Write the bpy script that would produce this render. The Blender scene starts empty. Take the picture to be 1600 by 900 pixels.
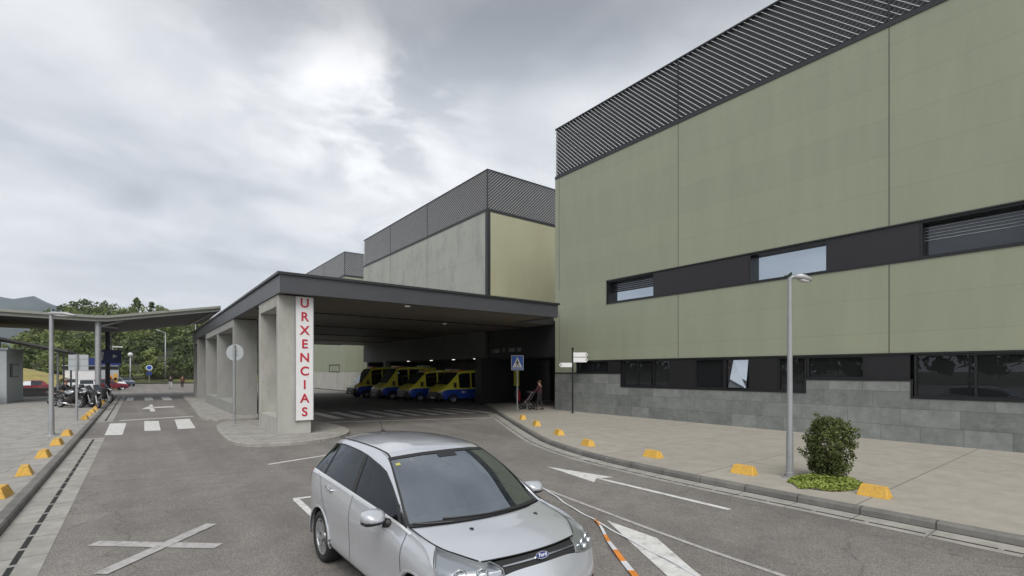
import bpy, bmesh, math, random
from math import sin, cos, pi, radians, sqrt, atan2
from mathutils import Vector, Matrix, noise as mnoise

SC = bpy.context.scene
COL = SC.collection
V = Vector
rnd = random.Random(7)

# ------------------------------------------------------------------ materials
def nd(nt, t, **kw):
    n = nt.nodes.new(t)
    for k, v in kw.items():
        setattr(n, k, v)
    return n

def M(name, col, rough=.6, metal=0., var=0., scale=3., bump=0., bscale=60., coat=0., spec=.5, dirt=None, dscale=.6, damt=.5, emit=None, stretch=None):
    m = bpy.data.materials.new(name); m.use_nodes = True
    nt = m.node_tree; b = nt.nodes['Principled BSDF']; L = nt.links.new
    b.inputs['Base Color'].default_value = (*col, 1)
    b.inputs['Roughness'].default_value = rough
    b.inputs['Metallic'].default_value = metal
    b.inputs['Coat Weight'].default_value = coat
    b.inputs['Coat Roughness'].default_value = .04
    b.inputs['Specular IOR Level'].default_value = spec
    tc = nd(nt, 'ShaderNodeTexCoord'); src = tc.outputs['Object']
    if stretch:
        mp = nd(nt, 'ShaderNodeMapping'); mp.inputs['Scale'].default_value = stretch
        L(src, mp.inputs['Vector']); src = mp.outputs['Vector']
    cur = None
    if var > 0:
        n = nd(nt, 'ShaderNodeTexNoise'); n.inputs['Scale'].default_value = scale; n.inputs['Detail'].default_value = 6; n.inputs['Roughness'].default_value = .62
        L(src, n.inputs['Vector'])
        r = nd(nt, 'ShaderNodeValToRGB')
        r.color_ramp.elements[0].position = .3; r.color_ramp.elements[1].position = .7
        r.color_ramp.elements[0].color = (*[c*(1-var) for c in col], 1); r.color_ramp.elements[1].color = (*[min(1, c*(1+var)) for c in col], 1)
        L(n.outputs['Fac'], r.inputs['Fac']); cur = r.outputs['Color']
        L(cur, b.inputs['Base Color'])
        rr = nd(nt, 'ShaderNodeMapRange'); rr.inputs['To Min'].default_value = max(0, rough-.08); rr.inputs['To Max'].default_value = min(1, rough+.1)
        L(n.outputs['Fac'], rr.inputs['Value']); L(rr.outputs['Result'], b.inputs['Roughness'])
    if dirt:
        n = nd(nt, 'ShaderNodeTexNoise'); n.inputs['Scale'].default_value = dscale; n.inputs['Detail'].default_value = 8; n.inputs['Roughness'].default_value = .7
        L(src, n.inputs['Vector'])
        r = nd(nt, 'ShaderNodeValToRGB'); r.color_ramp.elements[0].position = .5; r.color_ramp.elements[1].position = .72
        r.color_ramp.elements[1].color = (damt, damt, damt, 1); r.color_ramp.elements[0].color = (0, 0, 0, 1)
        L(n.outputs['Fac'], r.inputs['Fac'])
        mx = nd(nt, 'ShaderNodeMixRGB'); mx.inputs['Color2'].default_value = (*dirt, 1); mx.inputs['Color1'].default_value = (*col, 1)
        if cur: L(cur, mx.inputs['Color1'])
        L(r.outputs['Color'], mx.inputs['Fac']); L(mx.outputs['Color'], b.inputs['Base Color'])
    if bump > 0:
        n = nd(nt, 'ShaderNodeTexNoise'); n.inputs['Scale'].default_value = bscale; n.inputs['Detail'].default_value = 4
        L(src, n.inputs['Vector'])
        bp = nd(nt, 'ShaderNodeBump'); bp.inputs['Strength'].default_value = bump; bp.inputs['Distance'].default_value = .02
        L(n.outputs['Fac'], bp.inputs['Height']); L(bp.outputs['Normal'], b.inputs['Normal'])
    if emit:
        b.inputs['Emission Color'].default_value = (*emit[0], 1); b.inputs['Emission Strength'].default_value = emit[1]
    return m

def asphalt_mat(name, col, cracks=True):
    m = bpy.data.materials.new(name); m.use_nodes = True
    nt = m.node_tree; b = nt.nodes['Principled BSDF']; L = nt.links.new
    b.inputs['Roughness'].default_value = .82; b.inputs['Specular IOR Level'].default_value = .35
    tc = nd(nt, 'ShaderNodeTexCoord'); o = tc.outputs['Object']
    def noise(scale, det=4, rough=.6):
        n = nd(nt, 'ShaderNodeTexNoise'); n.inputs['Scale'].default_value = scale; n.inputs['Detail'].default_value = det; n.inputs['Roughness'].default_value = rough
        L(o, n.inputs['Vector']); return n.outputs['Fac']
    def ramp(f, p0, p1, c0, c1):
        r = nd(nt, 'ShaderNodeValToRGB'); r.color_ramp.elements[0].position = p0; r.color_ramp.elements[1].position = p1
        r.color_ramp.elements[0].color = (*c0, 1); r.color_ramp.elements[1].color = (*c1, 1)
        L(f, r.inputs['Fac']); return r.outputs['Color']
    def mul(a, c, fac=1., mode='MULTIPLY'):
        x = nd(nt, 'ShaderNodeMixRGB', blend_type=mode); x.inputs['Fac'].default_value = fac
        L(a, x.inputs['Color1']); L(c, x.inputs['Color2']); return x.outputs['Color']
    base = ramp(noise(.22, 5), .32, .68, [c*.84 for c in col], [c*1.14 for c in col])
    base = mul(base, ramp(noise(1.7, 6, .7), .3, .72, (.82, .82, .82), (1.12, 1.11, 1.09)))
    v = nd(nt, 'ShaderNodeTexVoronoi'); v.inputs['Scale'].default_value = 95; L(o, v.inputs['Vector'])
    sp = nd(nt, 'ShaderNodeSeparateColor'); L(v.outputs['Color'], sp.inputs['Color'])
    base = mul(base, ramp(sp.outputs['Red'], .05, .98, (.62, .62, .64), (1.42, 1.39, 1.35)))
    # rolled tyre lanes along y: slightly darker
    mp = nd(nt, 'ShaderNodeMapping'); mp.inputs['Scale'].default_value = (.9, .03, 1); L(o, mp.inputs['Vector'])
    n2 = nd(nt, 'ShaderNodeTexNoise'); n2.inputs['Scale'].default_value = 1.3; n2.inputs['Detail'].default_value = 3; L(mp.outputs['Vector'], n2.inputs['Vector'])
    base = mul(base, ramp(n2.outputs['Fac'], .35, .65, (.88, .88, .88), (1.06, 1.06, 1.06)))
    if cracks:
        nn = nd(nt, 'ShaderNodeTexNoise'); nn.inputs['Scale'].default_value = 1.1; nn.inputs['Detail'].default_value = 6; L(o, nn.inputs['Vector'])
        ad = nd(nt, 'ShaderNodeMixRGB', blend_type='LINEAR_LIGHT'); ad.inputs['Fac'].default_value = .5; L(o, ad.inputs['Color1']); L(nn.outputs['Color'], ad.inputs['Color2'])
        ve = nd(nt, 'ShaderNodeTexVoronoi', feature='DISTANCE_TO_EDGE'); ve.inputs['Scale'].default_value = .28; L(ad.outputs['Color'], ve.inputs['Vector'])
        cm = ramp(ve.outputs['Distance'], .0, .005, (.6, .6, .6), (1, 1, 1))
        base = mul(base, cm, .8)
        st = ramp(noise(.9, 3), .62, .74, (1, 1, 1), (.78, .77, .76))
        base = mul(base, st, .7)
    L(base, b.inputs['Base Color'])
    bp = nd(nt, 'ShaderNodeBump'); bp.inputs['Strength'].default_value = .35; bp.inputs['Distance'].default_value = .006
    L(v.outputs['Distance'], bp.inputs['Height']); L(bp.outputs['Normal'], b.inputs['Normal'])
    return m

def brick_mat(name, c1, c2, mortar, bw, bh, axes='yz', mort=.006, rough=.6, extra=None, offset=.5, bump=.3, squash=1.0, shift=(0, 0), nrange=(.72, 1.22), nscale=2.3, nstretch=None):
    m = bpy.data.materials.new(name); m.use_nodes = True
    nt = m.node_tree; b = nt.nodes['Principled BSDF']; L = nt.links.new
    b.inputs['Roughness'].default_value = rough
    tc = nd(nt, 'ShaderNodeTexCoord'); s = nd(nt, 'ShaderNodeSeparateXYZ'); c = nd(nt, 'ShaderNodeCombineXYZ')
    L(tc.outputs['Object'], s.inputs[0])
    for k in (0, 1):
        ad_ = nd(nt, 'ShaderNodeMath', operation='ADD'); ad_.inputs[1].default_value = shift[k]
        L(s.outputs[axes[k].upper()], ad_.inputs[0]); L(ad_.outputs[0], c.inputs['XY'[k]])
    br = nd(nt, 'ShaderNodeTexBrick', offset=offset, offset_frequency=2, squash=squash, squash_frequency=3)
    br.inputs['Color1'].default_value = (*c1, 1); br.inputs['Color2'].default_value = (*c2, 1); br.inputs['Mortar'].default_value = (*mortar, 1)
    br.inputs['Scale'].default_value = 1; br.inputs['Mortar Size'].default_value = mort; br.inputs['Brick Width'].default_value = bw; br.inputs['Row Height'].default_value = bh
    br.inputs['Mortar Smooth'].default_value = .2
    L(c.outputs[0], br.inputs['Vector'])
    n = nd(nt, 'ShaderNodeTexNoise'); n.inputs['Scale'].default_value = nscale; n.inputs['Detail'].default_value = 8; n.inputs['Roughness'].default_value = .7
    mp_ = nd(nt, 'ShaderNodeMapping'); mp_.inputs['Scale'].default_value = nstretch or (1, 1, 1); L(tc.outputs['Object'], mp_.inputs['Vector']); L(mp_.outputs[0], n.inputs['Vector'])
    r = nd(nt, 'ShaderNodeValToRGB'); r.color_ramp.elements[0].position = .3; r.color_ramp.elements[1].position = .72
    r.color_ramp.elements[0].color = (*[nrange[0]]*3, 1); r.color_ramp.elements[1].color = (*[nrange[1]]*3, 1)
    L(n.outputs['Fac'], r.inputs['Fac'])
    mx = nd(nt, 'ShaderNodeMixRGB', blend_type='MULTIPLY'); mx.inputs['Fac'].default_value = 1
    L(br.outputs['Color'], mx.inputs['Color1']); L(r.outputs['Color'], mx.inputs['Color2'])
    out = mx.outputs['Color']
    if extra:   # pale smears / stains
        n2 = nd(nt, 'ShaderNodeTexNoise'); n2.inputs['Scale'].default_value = extra[1]; n2.inputs['Detail'].default_value = 9; n2.inputs['Roughness'].default_value = .75; n2.inputs['Distortion'].default_value = 1.5
        L(tc.outputs['Object'], n2.inputs['Vector'])
        r2 = nd(nt, 'ShaderNodeValToRGB'); r2.color_ramp.elements[0].position = .56; r2.color_ramp.elements[1].position = .75
        r2.color_ramp.elements[0].color = (0, 0, 0, 1); r2.color_ramp.elements[1].color = (extra[2],)*3 + (1,)
        L(n2.outputs['Fac'], r2.inputs['Fac'])
        m3 = nd(nt, 'ShaderNodeMixRGB'); m3.inputs['Color2'].default_value = (*extra[0], 1)
        L(r2.outputs['Color'], m3.inputs['Fac']); L(out, m3.inputs['Color1']); out = m3.outputs['Color']
    L(out, b.inputs['Base Color'])
    bp = nd(nt, 'ShaderNodeBump'); bp.inputs['Strength'].default_value = bump; bp.inputs['Distance'].default_value = .01
    L(br.outputs['Fac'], bp.inputs['Height']); bp.invert = True; L(bp.outputs['Normal'], b.inputs['Normal'])
    return m

def glass_mat(name, ior=1.9, tint=(.012, .014, .016), refl=(.85, .92, 1.0), through=None, wavy=0.):
    m = bpy.data.materials.new(name); m.use_nodes = True
    nt = m.node_tree; nt.nodes.clear(); L = nt.links.new
    out = nd(nt, 'ShaderNodeOutputMaterial'); mix = nd(nt, 'ShaderNodeMixShader')
    f0 = ((ior-1)/(ior+1))**2
    ge = nd(nt, 'ShaderNodeNewGeometry'); dt = nd(nt, 'ShaderNodeVectorMath', operation='DOT_PRODUCT'); L(ge.outputs['Normal'], dt.inputs[0]); L(ge.outputs['Incoming'], dt.inputs[1])
    ab = nd(nt, 'ShaderNodeMath', operation='ABSOLUTE'); L(dt.outputs['Value'], ab.inputs[0])
    om = nd(nt, 'ShaderNodeMath', operation='SUBTRACT', use_clamp=True); om.inputs[0].default_value = 1; L(ab.outputs[0], om.inputs[1])
    pw = nd(nt, 'ShaderNodeMath', operation='POWER'); L(om.outputs[0], pw.inputs[0]); pw.inputs[1].default_value = 5
    fr = nd(nt, 'ShaderNodeMath', operation='MULTIPLY_ADD', use_clamp=True); L(pw.outputs[0], fr.inputs[0]); fr.inputs[1].default_value = 1-f0; fr.inputs[2].default_value = f0
    gl = nd(nt, 'ShaderNodeBsdfGlossy'); gl.inputs['Roughness'].default_value = .01; gl.inputs['Color'].default_value = (*refl, 1)
    if through:
        base = nd(nt, 'ShaderNodeBsdfTransparent'); base.inputs['Color'].default_value = (*through, 1)
    else:
        base = nd(nt, 'ShaderNodeBsdfDiffuse'); base.inputs['Color'].default_value = (*tint, 1)
    if wavy:
        tc = nd(nt, 'ShaderNodeTexCoord'); n = nd(nt, 'ShaderNodeTexNoise'); n.inputs['Scale'].default_value = .7; L(tc.outputs['Object'], n.inputs['Vector'])
        bp = nd(nt, 'ShaderNodeBump'); bp.inputs['Strength'].default_value = wavy; bp.inputs['Distance'].default_value = .02; L(n.outputs['Fac'], bp.inputs['Height'])
        L(bp.outputs['Normal'], gl.inputs['Normal'])
    L(fr.outputs[0], mix.inputs[0]); L(base.outputs[0], mix.inputs[1]); L(gl.outputs[0], mix.inputs[2]); L(mix.outputs[0], out.inputs[0])
    return m

def leaf_mat(name, dark, light, rough=.55, trans=.25):
    m = bpy.data.materials.new(name); m.use_nodes = True
    nt = m.node_tree; b = nt.nodes['Principled BSDF']; L = nt.links.new
    b.inputs['Roughness'].default_value = rough; b.inputs['Specular IOR Level'].default_value = .3
    g = nd(nt, 'ShaderNodeNewGeometry'); r = nd(nt, 'ShaderNodeValToRGB')
    r.color_ramp.elements[0].color = (*dark, 1); r.color_ramp.elements[1].color = (*light, 1)
    tc = nd(nt, 'ShaderNodeTexCoord'); n = nd(nt, 'ShaderNodeTexNoise'); n.inputs['Scale'].default_value = .12 if trans > .2 else 3.; n.inputs['Detail'].default_value = 3
    L(tc.outputs['Object'], n.inputs['Vector'])
    a = nd(nt, 'ShaderNodeMath', operation='MULTIPLY_ADD'); a.inputs[1].default_value = .45
    L(g.outputs['Random Per Island'], a.inputs[0]); 
    a2 = nd(nt, 'ShaderNodeMapRange'); a2.inputs['From Min'].default_value = .3; a2.inputs['From Max'].default_value = .7; a2.inputs['To Max'].default_value = .55
    L(n.outputs['Fac'], a2.inputs['Value']); L(a2.outputs['Result'], a.inputs[2])
    L(a.outputs[0], r.inputs['Fac']); L(r.outputs['Color'], b.inputs['Base Color'])
    tr = nd(nt, 'ShaderNodeBsdfTranslucent'); L(r.outputs['Color'], tr.inputs['Color'])
    mx = nd(nt, 'ShaderNodeMixShader'); mx.inputs[0].default_value = .22
    L(b.outputs[0], mx.inputs[1]); L(tr.outputs[0], mx.inputs[2]); L(mx.outputs[0], nt.nodes['Material Output'].inputs[0])
    return m

MAT = {}
def mk():
    A = MAT
    A['asphalt'] = asphalt_mat('asphalt', (.210, .199, .188))
    A['asphalt2'] = asphalt_mat('old asphalt', (.20, .195, .185), False)
    A['slab'] = brick_mat('pavement slabs', (.36, .335, .29), (.34, .317, .277), (.20, .188, .165), 6.2, 3.1, 'xy', .018, .85, ((.25, .235, .205), .9, .3), .5, .15, nrange=(.85, 1.12))
    A['slabL'] = brick_mat('left pavement slabs', (.34, .325, .30), (.31, .30, .28), (.19, .18, .165), 1.6, .8, 'xy', .012, .85, ((.2, .19, .17), .7, .5), .5, .15)
    A['kerb'] = brick_mat('kerb stone', (.19, .183, .17), (.15, .145, .137), (.06, .06, .055), 1.0, 1.0, 'yz', .012, .8, ((.11, .105, .1), 2.2, .6), 0, .2)
    A['gutter'] = brick_mat('gutter concrete', (.36, .345, .315), (.31, .3, .275), (.15, .14, .13), 1.0, 5, 'yx', .012, .85, ((.2, .185, .165), 1.5, .6), 0, .2)
    A['black'] = M('black metal', (.012, .012, .013), .45)
    A['slot'] = M('drain slot', (.02, .02, .02), .9)
    A['white'] = M('road paint', (.64, .635, .62), .7, var=.12, scale=9, dirt=(.24, .23, .22), dscale=5, damt=.75)
    A['whiteworn'] = M('worn road paint', (.42, .41, .40), .75, var=.15, scale=9, dirt=(.19, .183, .175), dscale=7, damt=.95)
    A['yellow'] = M('yellow block paint', (.66, .39, .065), .65, var=.12, scale=6, dirt=(.27, .20, .11), dscale=9, damt=.9, bump=.2, bscale=40)
    A['panel'] = M('olive facade panel', (.335, .345, .255), .5, var=.07, scale=.35, dirt=(.30, .32, .275), dscale=.5, damt=.5, stretch=(1, .6, 1.2))
    A['panel'] = brick_mat('olive facade panel', (.300, .322, .234), (.284, .307, .226), (.255, .272, .195), 8.05, 1.2, 'yz', .010, .5, ((.265, .29, .225), .5, .55), 0, .1, shift=(-.3, 16*1.2-.12-3.62+.1), nrange=(.93, 1.06), nscale=.9, nstretch=(1, 1.3, .22))
    A['panelY'] = M('yellow olive panel', (.425, .422, .295), .5, var=.07, scale=.4, dirt=(.40, .36, .18), dscale=.35, damt=.45, stretch=(1, 1, .35))
    A['panelG'] = M('weathered grey panel', (.40, .41, .365), .6, var=.08, scale=.5, dirt=(.20, .205, .185), dscale=.55, damt=.7, stretch=(1, 1, .5))
    A['joint'] = M('panel joint', (.10, .10, .075), .7)
    A['jointf'] = M('fine panel joint', (.27, .277, .205), .7)
    A['slat'] = M('galvanised slat', (.47, .48, .495), .5, metal=.15, var=.08, scale=2)
    A['slatback'] = M('parapet backing', (.085, .09, .097), .8)
    A['trim'] = M('dark metal trim', (.04, .043, .046), .45, metal=.3)
    A['stone'] = brick_mat('slate plinth', (.245, .258, .25), (.165, .178, .173), (.09, .093, .09), 1.5, .56, 'yz', .006, .55, ((.33, .33, .29), 1.3, .6), .5, .25, .7)
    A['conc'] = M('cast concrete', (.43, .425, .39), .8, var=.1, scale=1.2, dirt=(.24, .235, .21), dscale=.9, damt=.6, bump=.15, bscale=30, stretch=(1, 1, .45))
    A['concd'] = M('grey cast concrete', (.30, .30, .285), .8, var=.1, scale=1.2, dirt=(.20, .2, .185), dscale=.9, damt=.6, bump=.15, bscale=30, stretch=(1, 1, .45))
    A['fascia'] = M('dark grey fascia metal', (.075, .077, .086), .42, metal=.2, var=.06, scale=.8)
    A['soffit'] = brick_mat('soffit boards', (.19, .165, .135), (.16, .14, .115), (.05, .045, .04), 60, .42, 'xy', .012, .55, None, 0, .3)
    A['darkwall'] = M('shade-dark entrance wall', (.016, .016, .018), .45, var=.15, scale=1)  # near-black colour carries the darkness under the canopy and in the recesses
    A['lintel'] = M('dark grey lintel', (.14, .143, .135), .7, var=.15, scale=.6)
    A['frame'] = M('black window frame', (.014, .014, .016), .35)
    A['infill'] = M('charcoal infill panel', (.021, .019, .023), .4, var=.06, scale=1)
    A['glass'] = glass_mat('window glass', 6., refl=(.80, .90, 1.0))
    A['glassdark'] = glass_mat('ground window glass', 1.55, (.016, .017, .018))
    A['glassopen'] = glass_mat('tilted pane', 9, (.1, .11, .12), (.88, .95, 1))
    A['cglass'] = glass_mat('car side glass', 1.5, through=(.10, .115, .11))
    A['wscreen'] = glass_mat('windscreen glass', 4.6, through=(.55, .62, .60))
    A['lens'] = glass_mat('headlight lens', 1.4, through=(.93, .95, .96))
    A['vglass'] = glass_mat('vehicle glass', 2.0, (.008, .009, .01))
    A['silver'] = M('silver metallic paint', (.60, .625, .67), .27, metal=.45, var=.015, scale=900, coat=1.)
    A['chrome'] = M('chrome', (.75, .76, .78), .12, metal=1.)
    A['bright'] = M('satin bright trim', (.70, .71, .72), .25, metal=.3, coat=.5)
    A['alloy'] = M('alloy rim', (.55, .56, .58), .28, metal=.8)
    A['rubber'] = M('tyre rubber', (.018, .018, .018), .85, bump=.1)
    A['plastic'] = M('black plastic', (.02, .02, .021), .5)
    A['interior'] = M('dark cabin fabric', (.035, .035, .037), .85, var=.1, scale=20)
    A['dash'] = M('dashboard', (.045, .047, .05), .7)
    A['galv'] = M('galvanised steel', (.36, .37, .385), .45, metal=.35, var=.1, scale=3, bump=.05)
    A['galvsign'] = M('grey sign back', (.40, .43, .44), .5, metal=.1, var=.05)
    A['signwhite'] = M('white sign face', (.78, .78, .79), .45, var=.03, scale=2)
    A['red'] = M('red lettering', (.50, .02, .045), .5)
    A['blue'] = M('traffic sign blue', (.015, .09, .42), .4)
    A['navy'] = M('navy blue panel', (.02, .035, .17), .45)
    A['ambyellow'] = M('ambulance yellow', (.86, .80, .08), .35, coat=.6)
    A['ambblue'] = M('ambulance blue', (.015, .07, .48), .35, coat=.6)
    A['amber'] = M('amber beacon', (.75, .28, .02), .25)
    A['lampgrey'] = M('lamp head grey', (.42, .43, .44), .4, metal=.2)
    A['lampglass'] = M('lamp diffuser', (.62, .63, .62), .25)
    A['down'] = M('downlight', (.8, .8, .78), .3, emit=((1, .97, .9), .06))
    A['downlit'] = M('lit downlight', (.8, .8, .78), .3, emit=((1, .97, .9), 2))
    A['vscreen'] = glass_mat('van windscreen', 2.6, (.02, .022, .024)); A['sticker'] = M('pale yellow sticker', (.45, .42, .12), .5)
    A['glassmid'] = glass_mat('shaded upper glass', 1.75, (.012, .013, .014))
    A['bark'] = M('bark', (.07, .055, .04), .9, var=.3, scale=6, bump=.4, bscale=25)
    A['leaf'] = leaf_mat('wood foliage', (.07, .105, .035), (.27, .31, .11))
    A['leafd'] = leaf_mat('dark foliage', (.05, .078, .032), (.165, .205, .08))
    A['shrub'] = leaf_mat('shrub leaves', (.035, .055, .018), (.18, .21, .07), .4, .1)
    A['cover'] = leaf_mat('ground cover leaves', (.16, .21, .035), (.42, .50, .13), .5, .1)
    A['grass'] = M('verge grass', (.16, .17, .05), .9, var=.35, scale=.5, dirt=(.27, .23, .09), dscale=.3, damt=.7, bump=.4, bscale=12)
    A['drygrass'] = M('dry grass bank', (.33, .27, .09), .9, var=.3, scale=.8, dirt=(.17, .18, .055), dscale=1.2, damt=.9, bump=.6, bscale=5)
    A['earth'] = M('far ground', (.10, .12, .05), .95, var=.3, scale=.05)
    A['mount'] = M('far mountain', (.06, .08, .065), .95, var=.45, scale=.008, dirt=(.13, .13, .12), dscale=.02, damt=.5)
    A['forest'] = M('forest floor', (.045, .052, .02), .95, var=.4, scale=.2)
    A['soil'] = M('soil', (.08, .065, .045), .95, var=.3, scale=8)
    A['skin'] = M('skin', (.45, .27, .19), .55)
    A['hair'] = M('brown hair', (.09, .045, .02), .7)
    A['orange'] = M('orange tape', (.72, .25, .04), .5, var=.1, scale=9)
    A['tapewhite'] = M('white tape', (.66, .67, .70), .5, var=.08, scale=9)
mk()

# ------------------------------------------------------------------ mesh helper
class MB:
    def __init__(s): s.v = []; s.f = []; s.m = []
    def add(s, vs, fs, m=0):
        o = len(s.v); s.v += [tuple(p) for p in vs]
        for f in fs: s.f.append(tuple(i+o for i in f)); s.m.append(m)
        return s
    def box(s, x0, x1, y0, y1, z0, z1, m=0, rot=None, piv=None):
        if x1 < x0: x0, x1 = x1, x0
        if y1 < y0: y0, y1 = y1, y0
        vs = [V((x, y, z)) for x in (x0, x1) for y in (y0, y1) for z in (z0, z1)]
        if rot is not None:
            piv = V(piv) if piv is not None else V(((x0+x1)/2, (y0+y1)/2, (z0+z1)/2))
            vs = [rot @ (p-piv)+piv for p in vs]
        return s.add(vs, [(0, 1, 3, 2), (4, 6, 7, 5), (0, 4, 5, 1), (2, 3, 7, 6), (0, 2, 6, 4), (1, 5, 7, 3)], m)
    def rbox(s, x0, x1, y0, y1, z0, z1, b=.02, m=0, rot=None):
        bm = bmesh.new(); bmesh.ops.create_cube(bm, size=1)
        for v in bm.verts: v.co = V(((x0+x1)/2+v.co.x*abs(x1-x0), (y0+y1)/2+v.co.y*abs(y1-y0), (z0+z1)/2+v.co.z*abs(z1-z0)))
        bmesh.ops.bevel(bm, geom=bm.edges[:], offset=b, segments=2, profile=.6, affect='EDGES')
        c = V(((x0+x1)/2, (y0+y1)/2, (z0+z1)/2))
        bm.verts.index_update()
        vs = [(rot @ (v.co-c)+c) if rot is not None else v.co.copy() for v in bm.verts]
        s.add(vs, [tuple(v.index for v in f.verts) for f in bm.faces], m); bm.free(); return s
    def tube(s, pts, r, n=10, m=0, cap=True):
        pts = [V(p) for p in pts]
        rs = r if isinstance(r, (list, tuple)) else [r]*len(pts)
        vs = []; up = None
        for i, p in enumerate(pts):
            t = (pts[min(i+1, len(pts)-1)]-pts[max(i-1, 0)])
            if t.length < 1e-9: t = V((0, 0, 1))
            t.normalize()
            if up is None:
                up = V((0, 0, 1)) if abs(t.z) < .9 else V((1, 0, 0))
            a = t.cross(up)
            if a.length < 1e-4: a = t.cross(V((0, 1, .1)))
            a.normalize(); b = t.cross(a).normalized(); up = -b if False else up
            for k in range(n):
                w = 2*pi*k/n; vs.append(p+(a*cos(w)+b*sin(w))*rs[i])
        fs = []
        for i in range(len(pts)-1):
            for k in range(n):
                k2 = (k+1) % n; fs.append((i*n+k, i*n+k2, (i+1)*n+k2, (i+1)*n+k))
        if cap:
            fs.append(tuple(range(n))[::-1]); fs.append(tuple((len(pts)-1)*n+k for k in range(n)))
        return s.add(vs, fs, m)
    def lathe(s, prof, n=24, m=0, axis='z', c=(0, 0, 0), close=False):
        vs = []; c = V(c)
        for (r, h) in prof:
            for k in range(n):
                w = 2*pi*k/n
                p = (r*cos(w), r*sin(w), h)
                if axis == 'y': p = (p[0], p[2], p[1])
                if axis == 'x': p = (p[2], p[0], p[1])
                vs.append(V(p)+c)
        fs = []; L = len(prof)
        for i in range(L if close else L-1):
            j = (i+1) % L
            for k in range(n):
                k2 = (k+1) % n; fs.append((i*n+k, i*n+k2, j*n+k2, j*n+k))
        return s.add(vs, fs, m)
    def prism(s, poly, z0, z1, m=0):
        n = len(poly)
        vs = [(x, y, z0) for x, y in poly]+[(x, y, z1) for x, y in poly]
        fs = [tuple(range(n, 2*n)), tuple(range(n))[::-1]]+[(i, (i+1) % n, n+(i+1) % n, n+i) for i in range(n)]
        return s.add(vs, fs, m)
    def sheet(s, poly, z, m=0):
        return s.add([(x, y, z) for x, y in poly], [tuple(range(len(poly)))], m)
    def ball(s, c, rx, ry=None, rz=None, n=12, m=0):
        ry = ry or rx; rz = rz or rx
        prof = [(sin(pi*i/n), -cos(pi*i/n)) for i in range(n+1)]
        o = len(s.v); s.lathe([(max(a, 1e-4), b) for a, b in prof], n*2 if n < 9 else n, m)
        for i in range(o, len(s.v)):
            x, y, z = s.v[i]; s.v[i] = (c[0]+x*rx, c[1]+y*ry, c[2]+z*rz)
        return s
    def loft(s, secs, n=14, m=0, p=2.4):
        # sections (x, y, z, ry, rz) along x
        vs = []
        for (x, y, z, ry, rz) in secs:
            for k in range(n):
                w = 2*pi*k/n; cw, sw = cos(w), sin(w)
                vs.append((x, y+ry*math.copysign(abs(cw)**(2/p), cw), z+rz*math.copysign(abs(sw)**(2/p), sw)))
        fs = []
        for i in range(len(secs)-1):
            for k in range(n):
                k2 = (k+1) % n; fs.append((i*n+k, i*n+k2, (i+1)*n+k2, (i+1)*n+k))
        fs.append(tuple(range(n))[::-1]); fs.append(tuple((len(secs)-1)*n+k for k in range(n)))
        return s.add(vs, fs, m)
    def xf(s, mat, start=0):
        for i in range(start, len(s.v)): s.v[i] = tuple(mat @ V(s.v[i]))
        return s
    def orient(s, c):
        c = V(c)
        for i, f in enumerate(s.f):
            p = [V(s.v[k]) for k in f]; n = (p[1]-p[0]).cross(p[2]-p[0])
            if len(p) > 3: n += (p[2]-p[0]).cross(p[3]-p[0])
            m = sum(p, V((0, 0, 0)))/len(p)
            if n.dot(m-c) < 0: s.f[i] = f[::-1]
        return s
    def build(s, name, mats, parent=None, smooth=False, world=False, fix=True, sharp=None, prune=True):
        me = bpy.data.meshes.new(name)
        vs = s.v
        if world and parent is not None:
            o = parent.location; vs = [(x-o.x, y-o.y, z-o.z) for x, y, z in s.v]
        if prune:
            used = sorted({i for f in s.f for i in f}); mp = {k: j for j, k in enumerate(used)}
            vs = [vs[i] for i in used]; s.f = [tuple(mp[i] for i in f) for f in s.f]
        me.from_pydata(vs, [], s.f)
        if not isinstance(mats, (list, tuple)): mats = [mats]
        for mm in mats: me.materials.append(MAT[mm] if isinstance(mm, str) else mm)
        me.polygons.foreach_set('material_index', s.m)
        if fix:
            bm = bmesh.new(); bm.from_mesh(me); bmesh.ops.recalc_face_normals(bm, faces=bm.faces[:]); bm.to_mesh(me); bm.free()
        if smooth:
            me.polygons.foreach_set('use_smooth', [True]*len(me.polygons))
            if sharp is not None:
                me.set_sharp_from_angle(angle=radians(sharp))
        me.update()
        o = bpy.data.objects.new(name, me); COL.objects.link(o)
        if parent is not None: o.parent = parent
        return o

def tag(o, label=None, cat=None, group=None, kind=None):
    if label: o['label'] = label
    if cat: o['category'] = cat
    if group: o['group'] = group
    if kind: o['kind'] = kind
    return o

def thing(name, label, cat, loc=(0, 0, 0), rz=0, group=None):
    o = bpy.data.objects.new(name, None); COL.objects.link(o)
    o.location = loc; o.rotation_euler = (0, 0, rz); o.empty_display_size = .2
    return tag(o, label, cat, group)

def dup(root, loc, rz=None, label=None, group=None, scale=None, swap=None):
    r = root.copy(); COL.objects.link(r); r.location = loc
    if rz is not None: r.rotation_euler = (0, 0, rz)
    if label: r['label'] = label
    if group: r['group'] = group
    if scale: r.scale = scale
    def cp(src, dst):
        for ch in list(src.children):
            c = ch.copy(); COL.objects.link(c); c.parent = dst
            if swap and c.type == 'MESH' and any(mm and mm.name in swap for mm in c.data.materials):
                c.data = c.data.copy()
                for i, mm in enumerate(c.data.materials):
                    if mm and mm.name in swap: c.data.materials[i] = MAT[swap[mm.name]]
            cp(ch, c)
    cp(root, r)
    return r

def struct(o): o['kind'] = 'structure'; return o

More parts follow.
